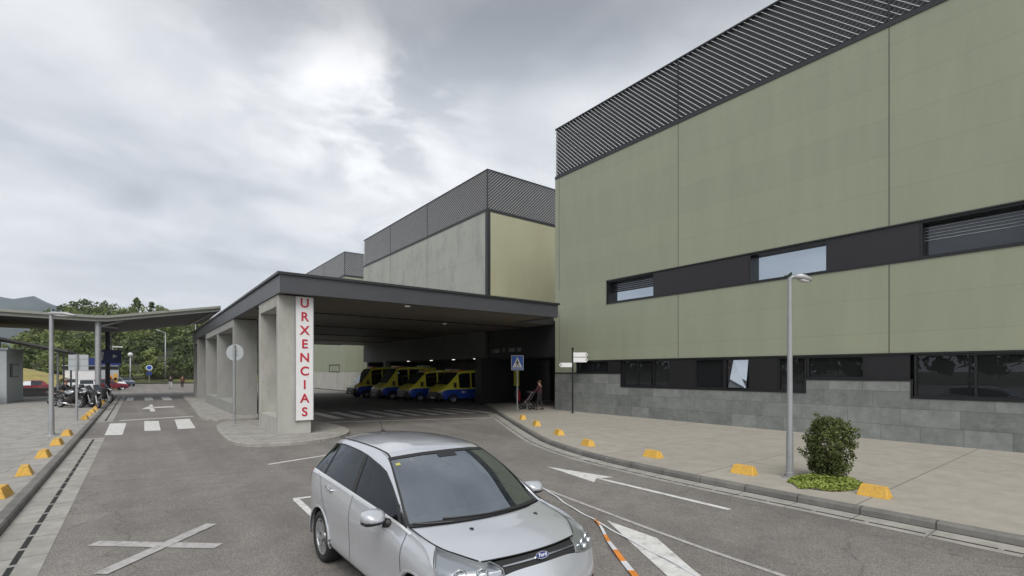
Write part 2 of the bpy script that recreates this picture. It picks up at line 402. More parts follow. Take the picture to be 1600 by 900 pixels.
def text_mesh(txt, size, depth=.01, bold=0., shear=0., mat='red', name='letter', parent=None, M4=None, spacing=1.0):
    cu = bpy.data.curves.new('t', 'FONT'); cu.body = txt; cu.size = size; cu.extrude = depth/2; cu.offset = bold; cu.shear = shear
    cu.align_x = 'CENTER'; cu.align_y = 'CENTER'; cu.space_character = spacing
    ob = bpy.data.objects.new('t', cu); COL.objects.link(ob)
    dg = bpy.context.evaluated_depsgraph_get(); dg.update()
    me = bpy.data.meshes.new_from_object(ob.evaluated_get(dg), depsgraph=dg)
    bpy.data.objects.remove(ob); bpy.data.curves.remove(cu)
    if M4 is not None: me.transform(M4)
    me.name = name; me.materials.clear(); me.materials.append(MAT[mat])
    o = bpy.data.objects.new(name, me); COL.objects.link(o)
    if parent is not None: o.parent = parent
    return o
# ------------------------------------------------------------------ ground
def sheet(name, poly, z, mat):
    return struct(MB().sheet(poly, z).build(name, mat, fix=False))
g = MB()
NX = 24
sheet('ground', [(-2500, -250), (2500, -250), (2500, 4100), (-2500, 4100)], -.06, 'earth')
sheet('road', [(-1.62, -40), (45, -40), (45, 118), (-1.62, 118)], 0., 'asphalt')
sheet('car_park', [(-75, 62.2), (-1.64, 62.2), (-1.64, 118), (-75, 118)], -.01, 'asphalt2')

# right pavement: kerb line curves away towards the entrance
KR = [(9.78, -30), (9.78, 4), (9.8, 6), (9.9, 7.7), (10.1, 9.4), (10.5, 11.0), (11.1, 12.7), (12.0, 14.5), (13.3, 17.0), (14.9, 20.0), (16.5, 23.0), (17.9, 25.6), (18.8, 27.4), (19.6, 28.9)]
def offs(line, d):
    out = []
    for i, p in enumerate(line):
        a = V(line[max(i-1, 0)]); b = V(line[min(i+1, len(line)-1)]); t = (b-a).normalized(); n = V((t.y, -t.x))
        out.append((p[0]+n.x*d, p[1]+n.y*d))
    return out
def band(mb, a, b, z0, z1, m=0):
    n = len(a)
    for i in range(n-1):
        mb.prism([a[i], b[i], b[i+1], a[i+1]], z0, z1, m)
def smoothline(line, k=4):
    out = []
    for i in range(len(line)-1):
        p0 = V(line[max(i-1, 0)]); p1 = V(line[i]); p2 = V(line[i+1]); p3 = V(line[min(i+2, len(line)-1)])
        for j in range(k):
            t = j/k
            out.append(tuple(.5*((2*p1)+(p2-p0)*t+(2*p0-5*p1+4*p2-p3)*t*t+(3*p1-p0-3*p2+p3)*t**3)))
    out.append(line[-1]); return out
KRs = KR[:2]+smoothline(KR[1:], 4)[1:]
kin = offs(KRs, .16)
def ribbon2(name, a, b, z, mat):
    mb = MB()
    vs = [(p[0], p[1], z) for p in a]+[(p[0], p[1], z) for p in b]; n = len(a)
    mb.add(vs, [(i, i+1, n+i+1, n+i) for i in range(n-1)])
    return struct(mb.build(name, mat, fix=False))
def kerbobj(name, a, b, zt, mat):
    mb = MB(); n = len(a); vs = []
    for i in range(n):
        # slightly battered face with rounded arris
        ax, ay = a[i]; bx, by = b[i]; f = lambda t: (ax+(bx-ax)*t, ay+(by-ay)*t)
        for t, z in ((0, -.02), (.06, zt-.03), (.2, zt), (1, zt+.004), (1, -.02)):
            q = f(t); vs.append((q[0], q[1], z))
    for i in range(n-1):
        for k in range(4): mb.add([vs[i*5+k], vs[i*5+k+1], vs[(i+1)*5+k+1], vs[(i+1)*5+k]], [(0, 1, 2, 3)])
    o = struct(mb.build(name, mat, smooth=False)); return o
kerbobj('right_kerb', KRs, kin, .125, 'kerb')
poly = kin+[(45, 28.6), (45, -30)]
sheet('right_pavement', poly, .128, 'slab')
gi = offs(KRs, -.02); go = offs(KRs, -.56)
ribbon2('right_gutter', gi[:-12], go[:-12], .004, 'gutter')
sl = offs(KRs, -.36); sl2 = offs(KRs, -.40)
mb = MB()
acc = 0
fine = []
for i in range(1, len(KRs)-14):
    fine.append((sl[i], sl2[i]))
line = [(V(a), V(b)) for a, b in fine]
y = -12.
while y < 3.9:
    mb.sheet([(9.42, y), (9.38, y), (9.38, y+.72), (9.42, y+.72)], .009); y += .78
for i in range(len(line)-1):
    a0, b0 = line[i]; a1, b1 = line[i+1]
    mb.sheet([tuple(a0), tuple(b0), tuple(b0.lerp(b1, .9)), tuple(a0.lerp(a1, .9))], .009)
struct(mb.build('right_drain_slot', 'slot', fix=False))

# left kerb, gutter with slot drain, pavement
def leftx(y): return -1.62 if y < 28 else -1.62+(y-28)*.0
L1 = [(-1.62, -30), (-1.62, 62)]; L2 = [(-1.80, -30), (-1.80, 62)]
kerbobj('left_kerb', L1[::-1], L2[::-1], .125, 'kerb')
sheet('left_pavement', [(-75, -30), (-1.80, -30), (-1.80, 62), (-75, 62)], .128, 'slabL')
mb = MB()
for (ya, yb) in ((-30, 23.4), (30.6, 62)):
    mb.sheet([(-1.615, ya), (-.95, ya), (-.95, yb), (-1.615, yb)], .004)
struct(mb.build('left_gutter', 'gutter', fix=False))
mb = MB(); y = -10
while y < 62:
    if not (22.7 < y < 30.6): mb.sheet([(-1.285, y), (-1.22, y), (-1.22, y+.62), (-1.285, y+.62)], .009)
    y += .72
struct(mb.build('left_drain_slot', 'slot', fix=False))

# concrete islands under the gateway posts
def island(name, poly, z=.12):
    p = smoothline(poly+[poly[0]], 4)[:-1]
    mb = MB(); n = len(p); c = V((sum(a for a, b in p)/n, sum(b for a, b in p)/n))
    ins = []
    for a in p:
        d = (c-V(a)); d = d.normalized()*.16; ins.append((a[0]+d.x, a[1]+d.y))
    vs = [(x, y, -.02) for x, y in p]+[(x, y, z-.02) for x, y in p]+[(a[0]+(b[0]-a[0])*.2, a[1]+(b[1]-a[1])*.2, z) for a, b in zip(p, ins)]+[(x, y, z) for x, y in ins]
    fs = []; ms = []
    for k in range(3):
        for i in range(n):
            j = (i+1) % n; fs.append((k*n+i, k*n+j, (k+1)*n+j, (k+1)*n+i)); ms.append(0)
    mb.add(vs, fs, 0); mb.add([(x, y, z+.002) for x, y in ins], [tuple(range(n))], 1)
    return struct(mb.build(name, ['gutter', 'slabL'], fix=False))
island('front_traffic_island', [(3.1, 26.0), (2.72, 24.6), (2.52, 22.0), (2.46, 19.6), (2.6, 18.2), (3.1, 17.5), (4.0, 17.25), (5.0, 17.35), (6.1, 18.2), (6.75, 19.6), (6.9, 21.5), (6.6, 23.6), (6.0, 25.4), (4.6, 26.1)])
island('rear_traffic_island', [(3.1, 27.6), (2.75, 28.2), (2.55, 30), (2.7, 34), (3.0, 42), (3.2, 50), (3.4, 55), (4.4, 56.2), (5.4, 55), (5.6, 44), (5.6, 33), (5.4, 28.4), (4.6, 27.5)])

# ------------------------------------------------------------------ painted markings
def marking(name, polys, mat='white', z=.008):
    mb = MB()
    for p in polys: mb.sheet(p, z)
    return struct(mb.build(name, mat, fix=True))
def strip(a, b, w):
    a = V(a); b = V(b); t = (b-a).normalized(); n = V((-t.y, t.x))*w/2
    return [tuple(a+n), tuple(a-n), tuple(b-n), tuple(b+n)]
marking('lane_crosswalk', [[(-1.0, 24.2), (-.46, 24.0), (-.42, 29.3), (-1.02, 29.5)], [(.22, 25.0), (.76, 24.8), (.82, 29.6), (.26, 29.9)], [(1.35, 24.9), (1.98, 24.9), (2.12, 30.0), (1.48, 29.9)]])
marking('lane_stop_line', [strip((-.7, 30.9), (2.42, 31.6), .32)])
marking('far_crosswalk', [[(-.76, 51.6), (-.3, 51.6), (-.26, 57.6), (-.73, 57.6)], [(.48, 51), (1.06, 51), (1.08, 57), (.5, 57)], [(1.72, 50.4), (2.36, 50.4), (2.38, 56.8), (1.74, 56.8)]])
marking('far_turn_arrow', [[(.62, 36.8), (.86, 36.8), (.86, 41), (.62, 41)], [(.62, 41), (.86, 40.2), (2.0, 40.2), (2.0, 41.4), (.86, 41.4)], [(.2, 39.5), (.62, 39.3), (.62, 42.3)], [(.86, 41.4), (.62, 41), (.7, 44.5), (.86, 44.5)]], 'white')
marking('faded_cross_marking', [strip((-.5, 9.12), (.9, 7.92), .2)], 'whiteworn')
marking('faded_cross_marking', [strip((-.36, 7.68), (.94, 9.12), .19)], 'whiteworn', .012)
marking('bay_line', [strip((2.72, 14.05), (5.6, 14.95), .12)])
marking('bay_corner_line', [strip((2.36, 9.96), (3.6, 9.8), .12), strip((2.40, 9.90), (2.30, 6.0), .12)], 'white')
zs = []
for i in range(9):
    x = 8.25+i*1.02; d = -(x-9.4)*.21
    zs.append([(x-.25, 25.15+d), (x+.25, 25.0+d), (x+.25, 29.6+d), (x-.25, 29.7+d)])
marking('entrance_zebra_crossing', zs, 'white')
marking('entrance_stop_line', [strip((7.15, 23.95), (14.75, 20.95), .22)])
marking('straight_lane_arrow', [[(8.32, 9.4), (7.97, 7.43), (8.24, 7.62), (8.44, 7.6), (8.70, 7.50)], strip((8.34, 7.64), (8.30, 4.5), .13)])
marking('lane_edge_line', [strip((6.75, 8.6), (6.67, 7.4), .08), strip((6.67, 7.4), (6.32, 4.9), .08), strip((6.32, 4.9), (6.19, 3.73), .08), strip((6.19, 3.73), (5.95, 0), .08)], 'whiteworn')
marking('turn_lane_arrow', [[(6.10, 5.40), (5.59, 4.51), (4.85, 3.2), (4.7, 2.6), (4.95, 2.3), (5.15, 2.9), (5.45, 3.45), (6.03, 4.38)]])
marking('patch_marking', [[(9.72, 9.62), (9.86, 9.0), (10.02, 8.95), (10.0, 9.7)]], 'whiteworn', .012)
marking('far_lane_line', [strip((-.6, 75), (1.4, 75.6), .5), strip((-.9, 84), (.6, 84.2), .5)], 'whiteworn')

# ------------------------------------------------------------------ hospital blocks
HZ, LZ = 14.1, 17.05
def slats(mb, axis, fixed, a0, a1, z0, z1, row=.115, cell=.12):
    """expanded metal: zigzag strands meeting in diamonds, each strand a tilted flat strip"""
    n = int((a1-a0)/cell); k = 0; z = z0+.08
    while z < z1-.05:
        vs = []
        for j in range(n+1):
            y = a0+(a1-a0)*j/n; zz = z+(.05 if (j+k) % 2 else -.05)
            if axis == 'y': vs += [(fixed+.03, y, zz+.02), (fixed-.004, y, zz-.018)]
            else: vs += [(y, fixed+.03, zz+.02), (y, fixed-.004, zz-.018)]
        mb.add(vs, [(2*j, 2*j+1, 2*j+3, 2*j+2) for j in range(n)])
        z += row; k += 1
def louvre(parent, x, ya, yb, side=None, posts=()):
    mb = MB(); slats(mb, 'y', x, ya, yb, HZ+.1, LZ-.05)
    if side: slats(mb, 'x', ya, x, side, HZ+.1, LZ-.05)
    sc = mb.build('louvre_screen', 'slat', parent, world=True, fix=False)
    b = MB(); b.box(x+.14, x+.2, ya+.14, yb, HZ, LZ-.03)
    if side: b.box(x+.2, side, ya+.14, ya+.20, HZ, LZ-.03)
    b.build('backing', 'slatback', sc, world=False) if False else None
    bb = MB(); o = parent.location
    bb.v = [(p[0]-o.x, p[1]-o.y, p[2]-o.z) for p in b.v]; bb.f = b.f; bb.m = b.m
    bb.build('backing', 'slatback', sc)
    t = MB(); t.box(x-.03, x+.24, ya-.03, yb, HZ-.10, HZ+.06); t.box(x-.01, x+.135, ya-.01, yb, LZ-.06, LZ)
    for py in posts: t.box(x-.012, x+.03, py-.03, py+.03, HZ+.06, LZ-.06)
    t.box(x-.012, x+.05, ya-.012, ya+.06, HZ+.06, LZ-.06)
    if side: t.box(x+.24, side, ya-.03, ya+.2, HZ-.1, HZ+.06); t.box(x+.135, side, ya-.01, ya+.135, LZ-.06, LZ)
    t.build('parapet_rail', 'trim', parent, world=True)

X0 = 20.
def joints(mb, x, ya, yb, vs, hs, zb, zt, m=0, mf=1):
    for y in vs: mb.box(x-.003, x+.05, y-.016, y+.016, zb, zt, m)
    for z in hs: mb.box(x-.002, x+.05, ya, yb, z-.008, z+.008, mf)

def win_strip(parent, y0, y1, z0, z1, x=X0, panes=1, glass='glass', depth=.16, fr=.06, blinds=False):
    """one window: frame with mullions > panes; y0<y1"""
    f = MB(); xi = x+depth
    f.box(x+.03, xi, y0, y0+fr, z0, z1); f.box(x+.03, xi, y1-fr, y1, z0, z1)
    f.box(x+.03, xi, y0+fr, y1-fr, z0, z0+fr); f.box(x+.03, xi, y0+fr, y1-fr, z1-fr, z1)
    w = (y1-y0)/panes
    for k in range(1, panes): f.box(x+.06, xi-.002, y0+k*w-.03, y0+k*w+.03, z0+fr, z1-fr)
    wo = f.build('window', 'frame', parent, world=True)
    o = parent.location
    for k in range(panes):
        p = MB(); a = y0+k*w+(fr if k == 0 else .03); b = y0+(k+1)*w-(fr if k == panes-1 else .03)
        p.add([(xi-.03-o.x, a-o.y, z0+fr-o.z), (xi-.03-o.x, b-o.y, z0+fr-o.z), (xi-.03-o.x, b-o.y, z1-fr-o.z), (xi-.03-o.x, a-o.y, z1-fr-o.z)], [(3, 2, 1, 0)])
        p.build('pane', glass, wo, fix=False)
    if blinds:
        p = MB(); z = z0+.5*(z1-z0)
        while z < z1-.1:
            p.box(xi-.065-o.x, xi-.055-o.x, y0+fr-o.y, y1-fr-o.y, z-o.z, z+(.018 if y0 < 5 else .075)-o.z); z += .10
        p.build('blind', 'slat' if y0 < 5 else 'frame', wo)
    return wo

main = thing('hospital_block', 'large olive panelled hospital block with two dark window strips, nearest the camera', 'building', (20, 5, .1))
YE, YW = -14., 21.8
mb = MB()
mb.box(X0, X0+.35, YE, YW, 7.32, HZ-.1)                 # upper wall
mb.box(X0, X0+.35, YE, YW, 3.06, 6.04)                  # band between strips
mb.box(X0, X0+.35, 17.72, YW, 6.04, 7.32)               # wall left of the upper strip
mb.box(X0, X0+.35, 20.06, YW, 2.33, 3.06)
mb.box(X0+.35, X0+20, YW-.35, YW, .1, HZ-.1)            # side wall
joints(mb, X0, YE, 21.45, (13.35, 5.3, -2.75, -10.8, 21.45), (), 7.33, HZ-.1, 1, 2)
joints(mb, X0, YE, 21.45, (13.35, 5.3, -2.75, -10.8, 21.45), (), 3.07, 6.03, 1, 2)
mb.build('facade_wall', ['panel', 'joint', 'jointf'], main, world=True)
r = MB(); r.box(X0+.35, X0+20, YE, YW-.35, HZ-.2, HZ-.1); r.build('roof', 'slatback', main, world=True)
# raised pale lettering on the band (illegible in the photograph)
# slate plinth, stepping with the window sills
mb = MB()
for (a, b, zt) in ((20.06, 21.8, 2.30), (16.75, 20.06, 2.31), (7.92, 16.75, 1.62), (4.66, 7.92, 2.12), (YE, 4.66, 1.56)):
    mb.box(X0-.02, X0+.35, a, b, .1, zt)
mb.build('slate_plinth', 'stone', main, world=True)
mb = MB()   # black sills and jambs
for (a, b, z) in ((16.75, 21.8, 2.31), (7.92, 16.68, 1.62), (4.72, 7.85, 2.12), (YE, 4.66, 1.56)):
    mb.box(X0-.04, X0+.2, a, b, z+.002, z+.06)
mb.box(X0-.04, X0+.2, 16.68, 16.75, 1.622, 2.31); mb.box(X0-.04, X0+.2, 7.85, 7.92, 1.622, 2.18); mb.box(X0-.04, X0+.2, 4.66, 4.72, 1.56, 2.18)
mb.box(X0-.03, X0+.2, YE, 20.06, 3.0, 3.058)
mb.box(X0-.03, X0+.2, YE, 17.75, 6.042, 6.09); mb.box(X0-.03, X0+.2, YE, 17.75, 7.27, 7.318); mb.box(X0-.03, X0+.2, 17.68, 17.72, 6.09, 7.27)
mb.build('window_sill', 'frame', main, world=True)
mb = MB(); mb.box(X0+.52, X0+.56, YE, 20.06, 1.5, 3.06); mb.box(X0+.52, X0+.56, YE, 17.72, 6.04, 7.32); mb.build('room_darkness', 'black', main, world=True).name = 'dark_room_sheet'  # black sheets stand in for the unlit rooms behind the glass
for (a, b, n, bl) in ((14.7, 17.68, 1, True), (7.14, 10.04, 1, False), (-.4, 4.49, 2, True), (-8, -3, 2, False)):
    win_strip(main, a, b, 6.09, 7.27, panes=n, blinds=bl, glass='glass' if a > 5 else 'glassmid', depth=.42)
for (a, b) in ((10.04, 14.7), (4.49, 7.14), (-3, -.4)):
    m_ = MB(); m_.box(X0+.02, X0+.12, a+.005, b-.005, 6.092, 7.268); m_.build('infill_panel', 'infill', main, world=True)
for (a, b, z, n) in ((17.6, 20.04, 2.37, 2), (13.8, 16.68, 1.68, 3), (11.1, 12.5, 1.68, 1), (7.86, 8.9, 1.68, 1), (6.0, 7.84, 2.18, 1), (-1.2, 4.64, 1.62, 4), (-8, -2.5, 1.62, 3)):
    win_strip(main, a, b, z, 3.0, panes=n, glass='glassdark')
for (a, b, z) in ((16.76, 17.6, 2.37), (12.5, 13.8, 1.68), (8.9, 10.0, 1.68), (4.74, 6.0, 2.18), (-2.5, -1.2, 1.62)):
    m_ = MB(); m_.box(X0+.01, X0+.11, a+.005, b-.005, z, 2.998); m_.build('infill_panel', 'frame', main, world=True)
w_ = win_strip(main, 10.0, 11.1, 1.68, 3.0, glass='glassdark')
# the one pane that hangs tilted open and mirrors the sky
p = MB(); o = main.location
p.add([(X0-.07-o.x, 10.12-o.y, 1.76-o.z), (X0-.07-o.x, 10.88-o.y, 1.76-o.z), (X0+.10-o.x, 10.74-o.y, 2.93-o.z), (X0+.09-o.x, 10.10-o.y, 2.93-o.z)], [(0, 3, 2, 1)])
p.build('pane', 'glassopen', w_, fix=False)['label'] = 'tilted open pane mirroring the pale sky'
louvre(main, X0, YE, YW, None, (13.35, 5.3, -2.75))
mb = MB(); mb.box(X0+.05, X0+20, YW-.1, YW-.03, HZ, LZ-.1); mb.build('parapet_side', 'slat', main, world=True)

# second block
mid = thing('hospital_block', 'middle hospital block with weathered grey side and yellow end wall, behind the canopy', 'building', (20, 40, .1))
mb = MB()
mb.box(X0, X0+.35, 29.25, 53.3, 3.5, HZ-.1, 0)
mb.box(X0+.35, X0+20, 53.0, 53.3, .1, HZ-.1, 0)
for y in (38.2, 46., ): mb.box(X0-.004, X0+.05, y-.02, y+.02, 5.9, HZ-.1, 1)
for z in (7.4, 9.1, 10.8, 12.5): mb.box(X0-.002, X0+.05, 29.25, 53.3, z-.009, z+.009, 2)
mb.build('facade_wall', ['panelG', 'joint', 'jointf'], mid, world=True)
mb = MB(); mb.box(X0+.25, X0+20, 29.0, 29.3, 3.5, HZ-.1); mb.build('end_wall', 'panelY', mid, world=True)
mb = MB(); mb.box(X0-.02, X0+.25, 28.97, 29.25, .1, HZ-.1); mb.build('corner_trim', 'trim', mid, world=True)
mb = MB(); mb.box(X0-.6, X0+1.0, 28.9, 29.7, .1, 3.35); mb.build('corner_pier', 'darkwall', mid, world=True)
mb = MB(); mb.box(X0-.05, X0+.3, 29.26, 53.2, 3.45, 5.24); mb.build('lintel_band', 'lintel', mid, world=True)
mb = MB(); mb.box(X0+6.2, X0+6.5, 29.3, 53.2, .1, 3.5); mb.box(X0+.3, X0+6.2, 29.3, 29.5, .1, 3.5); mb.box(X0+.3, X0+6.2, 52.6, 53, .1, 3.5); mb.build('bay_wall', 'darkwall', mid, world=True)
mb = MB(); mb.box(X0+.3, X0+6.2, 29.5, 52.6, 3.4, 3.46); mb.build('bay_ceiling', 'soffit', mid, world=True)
for (y) in (46.8,):
    mb = MB(); mb.box(X0-.3, X0+.2, y-.25, y+.25, .1, 3.45); mb.build('column', 'concd', mid, world=True)
r = MB(); r.box(X0+.3, X0+20, 29.3, 53, HZ-.2, HZ-.1); r.build('roof', 'slatback', mid, world=True)
louvre(mid, X0, 29.0, 53.3, X0+20, (38.2, 46.))
for y in (31.4, 34.6, 38.4, 43.):
    d = MB(); d.lathe([(.001, 3.385), (.11, 3.385), (.12, 3.40)], 12, c=(X0+.5-20, y-40, -.1)); d.build('downlight', 'downlit', mid)

# third block
far = thing('hospital_block', 'farthest hospital block, only its louvred top and a lit ground floor corner show', 'building', (20, 66, .1))
mb = MB(); mb.box(X0, X0+.35, 59.6, 77, 2.3, HZ-.1); mb.box(X0+.35, X0+20, 59.6, 59.9, 2.3, HZ-.1); mb.build('facade_wall', 'panel', far, world=True)
mb = MB(); mb.box(X0-.02, X0+.35, 59.58, 77, .1, 2.3); mb.box(X0+.35, X0+20, 59.58, 59.9, .1, 2.3); mb.build('slate_plinth', 'conc', far, world=True)
louvre(far, X0, 59.6, 77, X0+20, (68,))
win_strip(far, 61.5, 65.5, 2.35, 3.3, x=X0-.08, panes=3, glass='glassdark')
r = MB(); r.box(X0+.3, X0+20, 59.9, 77, HZ-.2, HZ-.1); r.build('roof', 'slatback', far, world=True)

# dark entrance between first and second block
ent = thing('entrance_lobby', 'dark shaded emergency entrance recess between the two blocks, under the canopy', 'entrance', (22, 25.4, .1))
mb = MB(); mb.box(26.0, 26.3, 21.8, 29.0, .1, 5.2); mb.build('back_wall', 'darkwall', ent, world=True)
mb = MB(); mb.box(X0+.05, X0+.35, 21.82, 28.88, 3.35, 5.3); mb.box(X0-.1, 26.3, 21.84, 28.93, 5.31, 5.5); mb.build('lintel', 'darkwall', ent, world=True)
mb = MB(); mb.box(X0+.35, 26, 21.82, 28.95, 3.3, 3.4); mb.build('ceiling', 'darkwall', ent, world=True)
mb = MB(); mb.box(25.8, 25.95, 22.6, 24.6, .13, 2.5); mb.box(25.8, 25.95, 24.7, 26.7, .13, 2.5); d_ = mb.build('sliding_door', 'glassdark', ent, world=True)
mb = MB()
for (a, b) in ((22.5, 22.6), (24.6, 24.7), (26.7, 26.8)): mb.box(25.74, 25.96, a, b, .13, 2.6)
mb.box(25.74, 25.96, 22.5, 26.8, 2.6, 2.7); mb.build('door_frame', 'frame', ent, world=True)
mb = MB(); y = 28.5       # small dim raised letters, too faint to read in the photograph
rr = random.Random(5)
while y > 25.1:
    w = rr.choice((.10, .14, .17)); k = rr.random()
    if k <= .16: y -= w+.08; continue
    if True:
        mb.box(X0+.03, X0+.052, y-.03, y, 3.75, 4.02)
        if k > .3: mb.box(X0+.03, X0+.052, y-w, y-w+.03, 3.75, 4.02)
        if k > .5: mb.box(X0+.03, X0+.051, y-w+.03, y-.03, rr.choice((3.75, 3.99, 3.87)), rr.choice((3.78, 4.02, 3.90)) if False else 4.02 if False else 3.9)
    mb.build('letter', 'galv', ent, world=True); mb = MB()
    y -= w+.08
yl = thing('wall_panel', 'tall yellow wall panel on the dark entrance wall behind the pier', 'panel', (24.0, 27.9, 1.35))
mb = MB(); mb.rbox(-.05, .05, -.28, .28, 0, 1.15, .02); mb.build('board', 'ambyellow', yl); mb = MB(); mb.box(-.06, .06, -.3, .3, 1.15, 1.2); mb.box(-.06, .06, -.3, .3, -.05, 0); mb.build('frame', 'frame', yl)
yl.location = (22.35, 28.6, 1.35)
yl['label'] = 'tall yellow panel standing by the dark pier of the entrance'
mb = MB(); mb.box(-.04, .04, -.04, .04, -1.22, -.05); mb.box(-.2, .2, -.2, .2, -1.222, -1.18); mb.build('stand', 'frame', yl)
fx = thing('fire_extinguisher', 'large red wheeled fire extinguisher in the dark entrance', 'extinguisher', (21.6, 27.4, .13))
mb = MB(); mb.lathe([(.001, .12), (.13, .13), (.15, .2), (.15, .78), (.12, .9), (.05, .96), (.001, .97)], 16); mb.build('cylinder', 'red', fx, smooth=True)
mb = MB(); mb.tube([(0, 0, .96), (0, 0, 1.06)], .035); mb.tube([(.0, -.12, 1.1), (0, .12, 1.1)], .02); mb.tube([(0, .05, 1.05), (-.14, .16, .95), (-.17, .17, .4)], .015); mb.build('valve', 'galv', fx)
for s in (-1, 1):
    mb = MB(); mb.lathe([(.04, -.02), (.13, -.025), (.14, 0), (.13, .025), (.04, .02)], 14, axis='y', c=(.02, s*.18, .14)); mb.build('wheel', 'rubber', fx)

# ------------------------------------------------------------------ emergency canopy
can = thing('entrance_canopy', 'long flat dark grey canopy roof over the ambulance bays', 'canopy', (12, 36, 5.2))
CZ0, CZ1 = 5.25, 5.9
mb = MB()
mb.box(4.0, 17.4, 18.75, 19.0, CZ0, CZ1); mb.box(4.0, 4.25, 19.0, 53.2, CZ0, CZ1); mb.box(4.25, 17.4, 52.95, 53.2, CZ0, CZ1)
mb.box(17.15, 17.4, 19.0, 22.0, CZ0, CZ1)
mb.build('fascia', 'fascia', can, world=True)
mb = MB(); mb.box(17.4, 19.98, 21.9, 21.98, CZ0, CZ1-.02); mb.build('inner_edge', 'darkwall', can, world=True)
mb = MB(); mb.box(3.92, 17.48, 18.67, 19.05, CZ1, CZ1+.09); mb.box(3.92, 4.3, 19.05, 53.28, CZ1, CZ1+.09); mb.box(17.1, 17.48, 19.05, 21.9, CZ1, CZ1+.09); mb.build('flashing', 'trim', can, world=True)
mb = MB(); mb.box(4.25, 17.15, 19.0, 22.0, CZ0+.03, CZ0+.08); mb.box(4.25, 19.9, 22.0, 52.95, CZ0+.03, CZ0+.08); mb.build('soffit', 'soffit', can, world=True)
mb = MB(); mb.box(4.25, 17.15, 19.0, 22, CZ1-.1, CZ1-.02); mb.box(4.25, 19.95, 22.0, 52.95, CZ1-.1, CZ1-.02); mb.build('roof_deck', 'slatback', can, world=True)
mb = MB()
for y in (24.5, 31.5, 38.5, 45.5): mb.box(4.26, 19.9, y-.07, y+.07, CZ0-.02, CZ0+.028)
mb.build('soffit_joint', 'black', can, world=True)
for (x, y) in ((9.3, 19.6), (14.5, 25.5)):
    mb = MB(); mb.lathe([(.001, -.03), (.10, -.03), (.13, -.005), (.13, .03)], 14, c=(x-12, y-36, .08)); mb.build('downlight', 'down', can)

def portal(label, y0, y1, bays, mat='conc', zt=5.24, x0=4.05, x1=5.2):
    t = thing('concrete_portal', label, 'portal frame', ((x0+x1)/2, (y0+y1)/2, .122), group='concrete portals carrying the canopy')
    th = .28; n = bays
    ys = [y0+(y1-y0-th)*k/n for k in range(n+1)]
    for k, ya in enumerate(ys):
        mb = MB(); mb.rbox(x0, x1, ya, ya+th, .12, zt, .018); mb.build('upright', mat, t, world=True)
    mb = MB()
    for k in range(n): mb.box(x0+.003, x1-.003, ys[k]+th, ys[k+1], 4.84, zt-.002)
    mb.build('lintel', mat, t, world=True)
    mb = MB()
    for k in range(n): mb.box(x0+.004, x1-.004, ys[k]+th, ys[k+1], .12, .74)
    mb.build('plinth', mat, t, world=True)
    mb = MB()
    for k in range(n): mb.box(x1-.16, x1-.02, ys[k]+th, ys[k+1], .74, 4.84)
    mb.build('infill_wall', 'concd', t, world=True)
    return t
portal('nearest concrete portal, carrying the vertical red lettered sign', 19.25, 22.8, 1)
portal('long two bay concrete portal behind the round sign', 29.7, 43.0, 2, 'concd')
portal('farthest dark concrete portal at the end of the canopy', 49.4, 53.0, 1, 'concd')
for i, y in enumerate((26.2, 46.2)):
    d = thing('downpipe', ('dark steel post between first and second concrete portal', 'dark steel post between second and farthest concrete portal')[i], 'post', (4.75, y, 0), group='steel posts under the canopy')
    mb = MB(); mb.box(-.11, .11, -.11, .11, 0, 5.27); mb.build('shaft', 'fascia', d)
    mb = MB(); mb.box(-.18, .18, -.18, .18, .122, .15); mb.build('base_plate', 'fascia', d)
    d.name = 'steel_post'

# vertical sign
sg = thing('vertical_sign', 'tall white sign with red letters URXENCIAS on the front concrete portal', 'sign', (5.0, 19.22, .75))
SX0, SX1 = 4.64, 5.25
mb = MB(); mb.rbox(SX0, SX1, 19.16, 19.225, .62, 5.22, .008); mb.build('board', 'signwhite', sg, world=True)
mb = MB(); mb.box(SX0-.02, SX0, 19.155, 19.23, .61, 5.23); mb.box(SX1, SX1+.02, 19.155, 19.23, .61, 5.23); mb.build('edge_frame', 'galv', sg, world=True)
for k, ch in enumerate('URXENCIAS'):
    z = 4.97-k*.506
    text_mesh(ch, .46, .012, .009, mat='red', name='letter', parent=sg, M4=Matrix.Translation(((SX0+SX1)/2-5.0, 19.153-19.22, z-.75)) @ Matrix.Rotation(pi/2, 4, 'X'))

# ------------------------------------------------------------------ left covered walkway
wk = thing('covered_walkway', 'butterfly roofed covered walkway crossing the road beyond the motorcycles', 'walkway roof', (-2.4, 55, 0))
Y1, Y2 = 48.0, 62.0
pr = [(-34, 6.35), (-7.5, 6.35), (-2.6, 6.25), (-1.8, 6.28), (5.6, 7.62)]
def slab(name, prof, ya, yb, t0, t1, mat, parent):
    mb = MB()
    for (xa, za), (xb, zb) in zip(prof, prof[1:]):
        mb.add([(xa, ya, za+t0), (xb, ya, zb+t0), (xb, yb, zb+t0), (xa, yb, za+t0), (xa, ya, za+t1), (xb, ya, zb+t1), (xb, yb, zb+t1), (xa, yb, za+t1)],
               [(0, 1, 2, 3), (7, 6, 5, 4), (0, 4, 5, 1), (2, 6, 7, 3)]+([(0, 3, 7, 4)] if xa == prof[0][0] else [])+([(1, 5, 6, 2)] if xb == prof[-1][0] else []))
    return mb.build(name, mat, parent, world=True)
slab('roof_sheet', pr, Y1-.15, Y2+.15, .18, .40, 'roofedge', wk) if False else None
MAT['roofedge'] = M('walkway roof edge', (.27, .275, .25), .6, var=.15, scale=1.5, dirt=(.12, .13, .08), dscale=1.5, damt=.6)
MAT['roofunder'] = M('walkway underside and shaded columns', (.055, .055, .057), .6)
slab('roof_sheet', pr, Y1-.18, Y2+.18, .19, .38, 'roofedge', wk)
